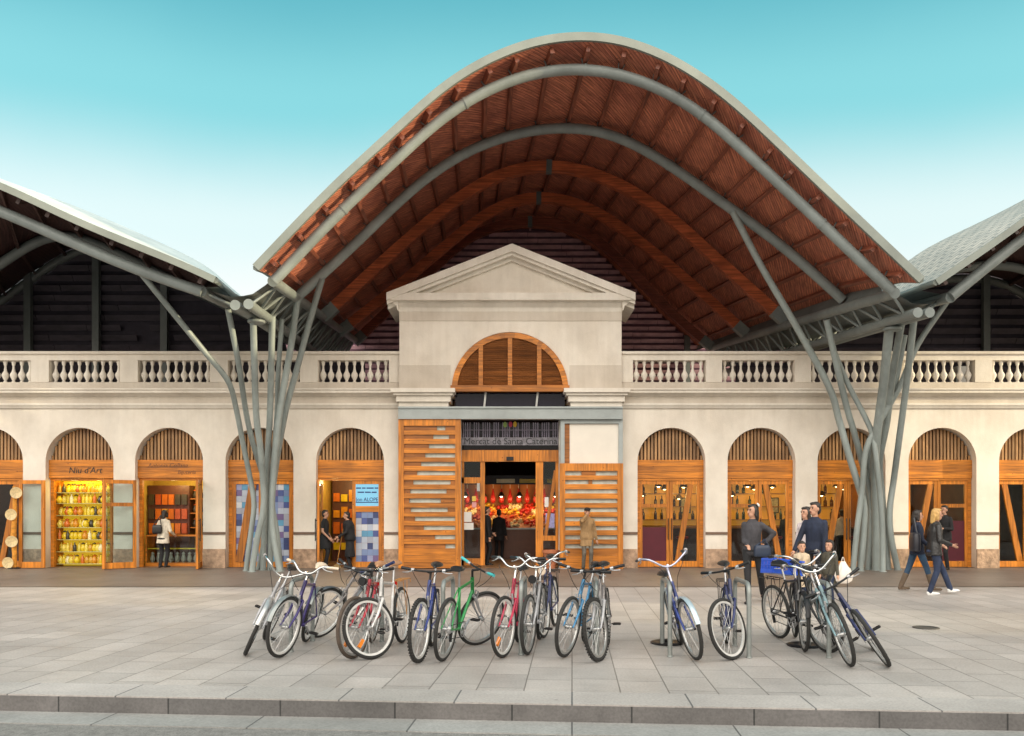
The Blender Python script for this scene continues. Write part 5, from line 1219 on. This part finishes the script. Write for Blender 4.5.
# ------------------------------------------------------------------ bicycles
RUB = M('tyre_rubber', (.022, .021, .020), .8, 0, .3, 12); RUBB = M('tyre_worn_brown', (.075, .055, .042), .85, 0, .35, 10); RIM = M('rim_alloy', (.45, .45, .44), .3, .7, .1); RIMW = M('rim_bright', (.72, .71, .69), .35, .3, .1); SPK = M('spoke_steel', (.42, .42, .42), .3, .8, .1)
CHR = M('chrome', (.62, .62, .62), .15, 1, .06); ALU = M('alu_grey', (.40, .40, .41), .35, .6, .1); ORG = M('reflector_orange', (.75, .22, .02), .25); REDR = M('reflector_red', (.45, .01, .01), .25); LEATHB = M('saddle_tan', (.40, .20, .10), .5, 0, .25, 10); CRM = M('cream_plastic', (.68, .55, .42), .45, 0, .1)
def paint(n, c): return M('bike_paint_'+n, c, .28, .1, .25, 9, dirt=.4)
WR = .335
def wheel(name, parent, c, tyre, rim, R_=WR, knob=False, tr=.021, steer=None, nsp=28):
    """wheel > tyre, rim, spokes; made about its axle (y) and placed at c"""
    e = bpy.data.objects.new(name, None); COL.objects.link(e); e.parent = parent; e.location = c; e.empty_display_size = .1
    g = MB(); g.tube([((R_-tr)*math.cos(a), 0, (R_-tr)*math.sin(a)) for a in [2*math.pi*i/44 for i in range(44)]], tr, 9, closed=True)
    if knob:
        for i in range(52):
            for s in (-1, 1):
                a = 2*math.pi*(i+.25*s)/52; d = Vector((math.cos(a), 0, math.sin(a))); g.bar(d*(R_-.012)+Vector((0, s*.012, 0)), d*(R_+.004)+Vector((0, s*.014, 0)), .016, .014)
    g.build('tyre', tyre, e, 50)
    g = MB(); n = 44; ro, ri, w_ = R_-tr*1.75, R_-tr*1.75-.024, .012
    for j, (r, y) in enumerate(((ro, -w_), (ro, w_), (ri, w_*.7), (ri, -w_*.7))): g.v += [Vector((r*math.cos(2*math.pi*i/n), y, r*math.sin(2*math.pi*i/n))) for i in range(n)]
    for j in range(4):
        for i in range(n): g.f.append([j*n+i, j*n+(i+1) % n, ((j+1) % 4)*n+(i+1) % n, ((j+1) % 4)*n+i]); g.mi.append(0)
    g.build('rim', rim, e, 30)
    g = MB()
    for i in range(nsp):
        a = 2*math.pi*i/nsp; b = a+(.55 if i % 4 < 2 else -.55); s = 1 if i % 2 else -1
        g.tube([(.022*math.cos(b), s*.03, .022*math.sin(b)), (ri*math.cos(a), 0, ri*math.sin(a))], .0019, 4, cap=False)
    g.tube([(0, -.045, 0), (0, -.03, 0), (0, .03, 0), (0, .045, 0)], [.012, .024, .024, .012], 10); g.build('spokes', SPK, e, 50)
    return e
def bicycle(label, col, front=None, yaw=0, lean=0, steer=0, kind='mtb', tyre=RUB, rim=RIM, grips=BLACK, saddle=BLACK, bar='flat', barm=BLACK, forkm=None, guard=None, rack=False, lamp_=False, reflector=False, knob=False, low=False, ref='front', pedal_a=.6, seat_h=.93, wr=WR, col2=None, bars_up=0, basket=None, rel=None):
    """front: ground point of the front (or rear) wheel in the place; +x forward, z up"""
    WB = 1.04; t = thing('bicycle', label, 'bicycle', (0, 0, 0), 0, 'bicycles parked at the racks')
    ang = R(steer); hb, ht = Vector((.80, 0, .66)), Vector((.745, 0, .82)); ax = (ht-hb).normalized()
    fa, ra, bb = Vector((WB, 0, wr)), Vector((0, 0, wr)), Vector((.44, 0, .285)); st = Vector((.30, 0, .76)); sd = bb+(st-bb)*((seat_h-.285)/(st.z-.285))
    rot = Matrix.Translation(hb) @ Matrix.Rotation(ang, 4, ax) @ Matrix.Translation(-hb)
    forkm = forkm or col
    # frame
    g = MB(); tr = .016
    if low: g.tube(spline([hb+ax*.02, (.66, 0, .50), (.52, 0, .36), bb], 14), .019, 10); g.tube(spline([hb+ax*.10, (.68, 0, .62), (.52, 0, .47), bb.lerp(st, .42)], 14), .014, 10)
    else: g.tube([ht-ax*.03, st+Vector((.01, 0, -.02))], tr, 10); g.tube([hb+ax*.02, bb], .0185, 10)
    g.tube([bb, st], tr, 10); g.tube([hb-ax*.02, ht+ax*.015], .021, 10)
    for s in (-1, 1): g.tube([bb+Vector((0, s*.02, 0)), ra+Vector((0, s*.055, 0))], .010, 8); g.tube([st+Vector((0, s*.015, -.03)), ra+Vector((0, s*.055, 0))], .008, 8)
    g.tube([bb+Vector((0, -.04, 0)), bb+Vector((0, .04, 0))], .024, 10)
    g.build('frame', col, t, 50)
    # fork, steered
    g = MB(); g.T = rot; cr_ = hb-ax*.05
    g.tube([cr_+Vector((0, -.05, 0)), cr_, cr_+Vector((0, .05, 0))], .018, 8)
    for s in (-1, 1): g.tube([cr_+Vector((0, s*.05, 0)), cr_.lerp(fa, .55)+Vector((-.012, s*.055, 0)), fa+Vector((0, s*.055, 0))], [.019 if kind == 'mtb' else .014, .015, .009], 8)
    fk = g.build('fork', forkm, t, 50)
    b = MB(); b.T = rot
    for s in (-1, 1): q = cr_.lerp(fa, .12); b.bar(q+Vector((.02, s*.035, -.02)), q+Vector((.02, s*.022, .10)), .012, .02); 
    b.build('brake', ALU, t)
    w1 = wheel('front_wheel', t, rot @ fa, tyre, rim, wr, knob); w1.rotation_euler = Matrix.Rotation(ang, 3, ax).to_euler()
    wheel('rear_wheel', t, ra, tyre, rim, wr, knob)
    # stem and bar
    top = ht+ax*(.10+bars_up); g = MB(); g.T = rot; g.tube([ht, top], .013, 8)
    if bar == 'flat':
        c = top+Vector((.09, 0, .015)); g.tube([top, c], .014, 8); pts = [c+Vector((-.03, s*.30, .035)) if abs(s) == 1 else c+Vector((0, s*.3, 0 if abs(s) < .3 else .01)) for s in (-1, -.35, .35, 1)]
        tip = [(pts[0], (pts[0]-pts[1]).normalized()), (pts[-1], (pts[-1]-pts[-2]).normalized())]
    elif bar == 'riser':
        c = top+Vector((.06, 0, .01)); g.tube([top, c], .014, 8); pts = [c+Vector(v) for v in ((-.12, -.31, .09), (-.03, -.18, .09), (.0, -.07, .0), (.0, .07, .0), (-.03, .18, .09), (-.12, .31, .09))]
        tip = [(pts[0], (pts[0]-pts[1]).normalized()), (pts[-1], (pts[-1]-pts[-2]).normalized())]
    else:
        c = top+Vector((.05, 0, .01)); g.tube([top, c], .014, 8); pts = [c+Vector(v) for v in ((-.24, -.27, .10), (-.10, -.27, .12), (.05, -.20, .10), (.04, -.06, .0), (.04, .06, .0), (.05, .20, .10), (-.10, .27, .12), (-.24, .27, .10))]
        tip = [(pts[0], (pts[0]-pts[1]).normalized()), (pts[-1], (pts[-1]-pts[-2]).normalized())]
    g.tube(spline(pts, 26), .0115, 8); hbar = g.build('handlebar', barm, t, 60)
    for p, d in tip:
        q = MB(); q.T = rot; q.tube([p-d*.11, p+d*.015], [.0165, .0175], 10); q.build('grip', grips, hbar, 50)
        q = MB(); q.T = rot; s_ = p-d*.13; q.tube(spline([s_, s_+Vector((.05, 0, -.01)), s_+d*.05+Vector((.07, 0, -.03)), s_+d*.11+Vector((.05, 0, -.04))], 8), .006, 6); q.tube([s_-d*.015, s_+d*.02], .018, 8); q.build('brake_lever', ALU, hbar)
    g = MB(); g.T = rot
    for s in (-1, 1): g.tube(spline([c+Vector((.03, s*.16, .02)), c+Vector((.12, s*.13, .0)), c+Vector((.10, s*.05, -.14)), hb+Vector((.03, s*.02, .06))], 14), .0035, 5)
    g.build('cable', BLACK, t)
    # saddle
    sv = (sd-bb).normalized(); g = MB(); g.tube([st, sd], .012, 8); g.build('seat_post', ALU, t, 50)
    g = MB(); n = 12; vs = []
    prf = [(-.14, .055, .03, .0), (-.10, .075, .04, .005), (-.02, .06, .036, 0), (.06, .032, .03, -.002), (.13, .02, .022, -.006), (.15, .008, .01, -.01)]
    for x, w_, h_, dz in prf:
        for k in range(n): a = 2*math.pi*k/n; vs.append(sd+Vector((x, w_*math.cos(a), .03+dz+h_*(math.sin(a) if math.sin(a) > 0 else .55*math.sin(a)))))
    m = len(prf); fs = [(i*n+k, i*n+(k+1) % n, (i+1)*n+(k+1) % n, (i+1)*n+k) for i in range(m-1) for k in range(n)]+[tuple(range(n-1, -1, -1)), tuple((m-1)*n+k for k in range(n))]
    g.add(vs, fs); g.build('saddle', saddle, t, 60)
    # drive
    g = MB(); cy = -.05
    for r in (.085, .088): pass
    ring_ = [(.085*math.cos(2*math.pi*i/24), 0, .085*math.sin(2*math.pi*i/24)) for i in range(24)]
    g.tube([bb+Vector(p)+Vector((0, cy, 0)) for p in ring_], .006, 6, closed=True)
    for i in range(5): a = 2*math.pi*i/5; g.bar(bb+Vector((0, cy, 0)), bb+Vector((.08*math.cos(a), cy, .08*math.sin(a))), .006, .014, up=(0, 1, 0))
    for s, aa in ((-1, pedal_a), (1, pedal_a+math.pi)):
        e_ = bb+Vector((.17*math.cos(aa), s*.065, .17*math.sin(aa))); g.bar(bb+Vector((0, s*.055, 0)), e_, .012, .022, up=(0, 1, 0))
    ck = g.build('crankset', ALU, t)
    for s, aa in ((-1, pedal_a), (1, pedal_a+math.pi)):
        e_ = bb+Vector((.17*math.cos(aa), s*.075, .17*math.sin(aa))); q = MB(); q.tube([e_, e_+Vector((0, s*.10, 0))], .006, 6)
        for dx in (-.035, .035): q.bar(e_+Vector((dx, s*.015, 0)), e_+Vector((dx, s*.10, 0)), .014, .02)
        q.bar(e_+Vector((-.035, s*.10, 0)), e_+Vector((.035, s*.10, 0)), .012, .02); q.bar(e_+Vector((-.035, s*.02, 0)), e_+Vector((.035, s*.02, 0)), .012, .02); q.build('pedal', BLACK, ck)
    g = MB(); g.tube([bb+Vector((0, cy, .085)), ra+Vector((0, cy, .045))], .005, 5); g.tube([bb+Vector((0, cy, -.085)), ra+Vector((.02, cy, -.10)), ra+Vector((.01, cy, -.045))], .005, 5); g.build('chain', BLACK, t)
    g = MB(); g.lathe([(.03, -.012), (.055, -.012), (.035, .012), (.02, .012)], n=16); o = g.build('cassette', ALU, t); o.rotation_euler = (R(90), 0, 0); o.location = ra+Vector((0, cy+.005, 0))
    g = MB(); g.bar(ra+Vector((.01, cy, -.03)), ra+Vector((.03, cy, -.13)), .014, .03); g.build('derailleur', BLACK, t)
    # extras
    if guard:
        for nm, c_, a0, a1, T_ in (('mudguard', fa, R(15), R(150), rot), ('mudguard', ra, R(30), R(185), Matrix.Identity(4))):
            g = MB(); g.T = T_; rows = []
            for i in range(15):
                a = a0+(a1-a0)*i/14; r = wr+.018; d = Vector((math.cos(a), 0, math.sin(a))); rows.append([c_+d*(r-.012)+Vector((0, -.028, 0)), c_+d*r+Vector((0, -.014, 0)), c_+d*r+Vector((0, .014, 0)), c_+d*(r-.012)+Vector((0, .028, 0))])
            g.grid(rows); g.grid([[p+Vector((0, 0, .002)) for p in r_] for r_ in rows], flip=True)
            for s in (-1, 1): g.tube([c_+Vector((0, s*.05, 0)), rows[11 if c_ is ra else 3][0 if s < 0 else 3]], .003, 4)
            g.build(nm, guard, t, 60)
    if rack:
        g = MB(); zz = wr*2+.09; x0, x1 = -.22, .20
        for s in (-1, 1): g.tube([(x1, s*.05, zz), (x0, s*.06, zz), (x0-.02, s*.06, zz-.05)], .005, 6); g.tube([(0, s*.065, wr), (-.08, s*.06, zz)], .004, 6); g.tube([(0, s*.065, wr), (.08, s*.055, zz)], .004, 6)
        for x in (x0, x0*.4, .05, x1): g.tube([(x, -.06, zz), (x, .06, zz)], .004, 5)
        g.build('carrier', rack if rack is not True else BLACK, t)
    if lamp_:
        g = MB(); g.T = rot; q = ht+Vector((.12, 0, -.0)); g.tube([q+Vector((-.05, 0, 0)), q, q+Vector((.04, 0, 0)), q+Vector((.05, 0, 0))], [.02, .04, .05, .045], 14); g.build('head_lamp', lamp_ if lamp_ is not True else CHR, t, 50)
    if reflector:
        e_ = bpy.data.objects[w1.name]
        MB().box(-.05, .05, -.012, .012, -.018, .018).build('spoke_reflector', ORG, w1); o = [c for c in w1.children if c.name.startswith('spoke_reflector')][0]; o.location = (.14, 0, -.14); o.rotation_euler = (0, R(45), 0)
        MB().box(-.006, .006, -.03, .03, -.02, .02).build('rear_reflector', REDR, t).location = st+Vector((-.05, 0, -.02))
    # stand it in the place
    if rel is not None: yaw = math.degrees(math.atan2(-front[1], -front[0]))+rel
    Rm = Matrix.Rotation(R(yaw), 4, 'Z') @ Matrix.Rotation(R(lean), 4, 'X')
    contact = (rot @ fa) if ref == 'front' else ra
    cp = Vector((contact.x, contact.y if ref == 'front' else 0, 0)); 
    off = Rm @ cp
    t.matrix_world = Matrix.Translation(Vector((front[0]-off.x, front[1]-off.y, .004))) @ Rm
    # rest the tyres on the slabs
    return t
def gp(px, py): return ground(px, py)
BLUE = paint('blue', (.018, .04, .22)); PURP = paint('purple', (.035, .022, .15)); REDP = paint('red', (.42, .02, .04)); PINKR = paint('crimson', (.50, .02, .07)); GRN = paint('green', (.03, .30, .08)); WHT = paint('white', (.70, .69, .68)); SILV = paint('silver', (.42, .42, .44)); LBL = paint('light_blue', (.06, .25, .48)); GRY = paint('grey', (.26, .24, .24)); NVY = paint('navy', (.02, .03, .12)); BLKP = paint('black', (.015, .015, .018)); SAGE = paint('pale_teal', (.20, .32, .36)); CHAMP = paint('champagne', (.52, .44, .34))
# yaw -90 points the front wheel at us; lean about the bike's own length
bicycle('silver bicycle leaning hard at the far left end of the racks, pale mudguards', SILV, gp(246, 655), 0, -22, 7, 'city', bar='city', barm=CHR, guard=M('guard_silver', (.5, .5, .5), .3, .6), low=True, grips=BLACK, pedal_a=1.2, rel=-13)
bicycle('purple bicycle with cream grips and cream saddle', PURP, gp(277, 658), 0, -14, -16, 'city', bar='riser', barm=CHR, grips=CRM, saddle=CRM, guard=M('guard_grey', (.25, .27, .27), .3, .5), rim=RIMW, rel=-17)
bicycle('dark grey bicycle slumped against the rack with its front wheel twisted sideways', GRY, gp(312, 638), 0, -28, -25, 'city', bar='flat', barm=BLACK, guard=M('guard_dark', (.09, .10, .11), .3, .4), rim=RIMW, rel=-25)
bicycle('red bicycle with worn brown tyres beside the white one', REDP, gp(350, 659), 0, -8, -22, 'mtb', tyre=RUBB, bar='flat', saddle=LEATHB, lamp_=BLACK, rel=-12, reflector=True)
bicycle('white bicycle with tan saddle, front wheel turned broadside', WHT, gp(370, 658.5), 0, 2, -38, 'mtb', rim=RIMW, saddle=LEATHB, barm=CHR, grips=NVY, rack=M('rack_orange', (.45, .2, .05), .6), pedal_a=3.6, rel=-18, reflector=True)
bicycle('blue mountain bicycle with black flat bar in front of the tall slatted door', BLUE, gp(417, 662.5), 0, -5, -12, 'mtb', knob=True, grips=BLACK, rim=RIMW, rel=-8)
bicycle('green bicycle turned away with its front wheel broadside', GRN, gp(443, 661.5), 75, 6, -36, 'mtb', ref='rear', forkm=SILV, grips=M('grip_teal', (.05, .40, .42), .5), knob=False, wr=.34)
bicycle('crimson bicycle with chrome swept bar and orange spoke reflectors', PINKR, gp(501, 658), 0, -5, -14, 'city', bar='riser', barm=CHR, bars_up=.05, rim=RIMW, seat_h=.88, rel=-10, reflector=True)
bicycle('silver bicycle with swept chrome bar behind the crimson one', SILV, gp(527, 655), 0, -3, -6, 'city', bar='riser', barm=CHR, lamp_=BLACK, rack=True, bars_up=.03, rel=-8)
bicycle('old bicycle with round cream head lamp behind the crimson one', NVY, gp(543, 638), 0, 2, -8, 'city', bar='city', barm=CHR, lamp_=CRM, guard=BLACK, rack=True, rim=RIMW, rel=-8)
bicycle('light blue bicycle leaning beside the grey mountain one', LBL, gp(563, 657.5), 0, -10, -9, 'mtb', rim=RIM, grips=BLACK, saddle=BLACK, rel=-14)
bicycle('grey mountain bicycle with knobbly tyres below the tan jacketed person', GRY, gp(597, 661), 0,  2, -17, 'mtb', knob=True, forkm=SILV, grips=BLACK, pedal_a=0, rel=-5)
bicycle('blue city bicycle with tall silver swept bar, leaning left on its rack', BLUE, gp(698, 660.5), 0, 15, 10, 'city', bar='city', barm=M('bar_lilac', (.50, .50, .62), .25, .6), bars_up=.10, guard=M('guard_pale', (.42, .50, .55), .3, .4), low=True, seat_h=.85, rel=10)
bicycle('navy bicycle with white rimmed front wheel turned broadside and rear carrier', NVY, gp(729, 659), 0, 3, -40, 'city', rim=RIMW, rack=True, bar='flat', barm=BLACK, forkm=NVY, rel=6)
bk = bicycle('black bicycle with a green seat tube carrying a blue crate', BLKP, gp(779, 638.5), -79, 7, 4, 'city', ref='rear', bar='city', barm=CHR, rack=True, col2=GRN, bars_up=.06)
bicycle('black bicycle seen end on between the crate bicycle and the teal one', BLKP, gp(805, 652), 0, 2, 3, 'city', bar='flat', rim=RIM, guard=BLACK, rel=6)
bicycle('pale teal bicycle leaning right of the last rack with tall chrome bar', SAGE, gp(852, 667), 0, 18, 6, 'city', bar='city', barm=CHR, bars_up=.08, tyre=RUB, low=True, rel=10)
bicycle('dark navy bicycle leaning steeply at the right end of the racks', NVY, gp(890, 667), 0, 33, 4, 'mtb', bar='flat', pedal_a=.2, rel=8)
# blue crate strapped on the carrier
BCR = M('crate_blue', (.02, .09, .55), .35, 0, .12, 8)
cpos = Vector((gp(779, 638.5).x+.02, gp(779, 638.5).y-.03, .80))
t = thing('plastic_crate', 'bright blue slotted plastic crate strapped on the black bicycle', 'crate', cpos, R(8))
t.rotation_euler = (R(-4), R(7), R(14))
W_, D_, H_ = .41, .28, .185
g = MB(); g.box(-W_/2, W_/2, -D_/2, D_/2, 0, .012)
for s in (-1, 1):
    for z0, z1 in ((.0, .05), (.155, H_)):
        g.box(-W_/2, W_/2, s*D_/2-.006, s*D_/2+.006, z0, z1); g.box(s*W_/2-.006, s*W_/2+.006, -D_/2+.007, D_/2-.007, z0, z1)
    for z in (.102,): g.box(-W_/2, W_/2, s*D_/2-.004, s*D_/2+.004, z-.006, z+.006); g.box(s*W_/2-.004, s*W_/2+.004, -D_/2+.007, D_/2-.007, z-.006, z+.006)
    n = 8
    for k in range(n+1): x = -W_/2+.01+(W_-.02)*k/n; g.box(x-.008, x+.008, s*D_/2-.005, s*D_/2+.005, .05, .155)
    for k in range(8): y = -D_/2+.02+(D_-.04)*k/7; g.box(s*W_/2-.005, s*W_/2+.005, y-.008, y+.008, .05, .155)
g.box(-W_/2-.01, W_/2+.01, -D_/2-.012, -D_/2-.006, H_-.02, H_); g.build('basket', BCR, t)
MB().box(.06, .09, -D_/2-.016, D_/2+.016, -.01, -.004).box(.06, .09, -D_/2-.016, -D_/2-.013, -.01, H_+.01).build('strap', PAPER, t)
# ------------------------------------------------------------------ racks: bent pipe hoops set square to the kerb
GALV = M('galvanised_pipe', (.27, .29, .28), .4, .3, .15, 6, dirt=.25)
rk = None
wh = ['beside the purple bicycle at the far left', 'behind the red bicycle', 'behind the green bicycle', 'beside the crimson bicycle', 'behind the grey mountain bicycle', 'under the blue city bicycle', 'beside the navy bicycle with the broadside wheel', 'under the pale teal bicycle at the right end']
for i, (x, y) in enumerate(((291, 652), (366, 653), (443, 654), (521, 655), (597, 656), (670, 657), (749, 658), (829, 658))):
    p = gp(x, y); lab = 'grey hoop bicycle rack '+wh[i]
    if rk is None:
        rk = thing('bicycle_rack', lab, 'bicycle rack', p, KA, 'hoop racks along the plaza'); r = .11; H = .80; D = .75; pts = [(0, 0, -.02), (0, 0, H-r)]+[(0, r-r*math.cos(a), H-r+r*math.sin(a)) for a in [R(15*k) for k in range(1, 7)]]+[(0, D-r+r*math.sin(a), H-r+r*math.cos(a)) for a in [R(15*k) for k in range(0, 7)]]+[(0, D, -.02)]
        MB().tube(pts, .026, 12).build('hoop', GALV, rk, 60)
        for q in (0, D): MB().lathe([(.034, .002), (.034, .010), (.029, .016)], (0, q, 0), 14).build('base_ring', GALV, rk)
    else: c = copy_thing(rk, label=lab); c.location = p
for i, (x, y, lb) in enumerate(((667, 643.5, 'round black iron foot lying by the rack under the blue city bicycle'), (804, 646, 'round black iron foot lying by the end on black bicycle'))):
    p = gp(x, y); t = thing('iron_foot', lb, 'iron foot', (p.x, p.y, .001)); MB().lathe([(.19, 0), (.20, .015), (.17, .028), (.14, .02)], n=24).build('disc', BLACK, t, 40); MB().lathe([(.03, .0), (.03, .05), (.022, .055)], n=10).build('socket', BLACK, t)
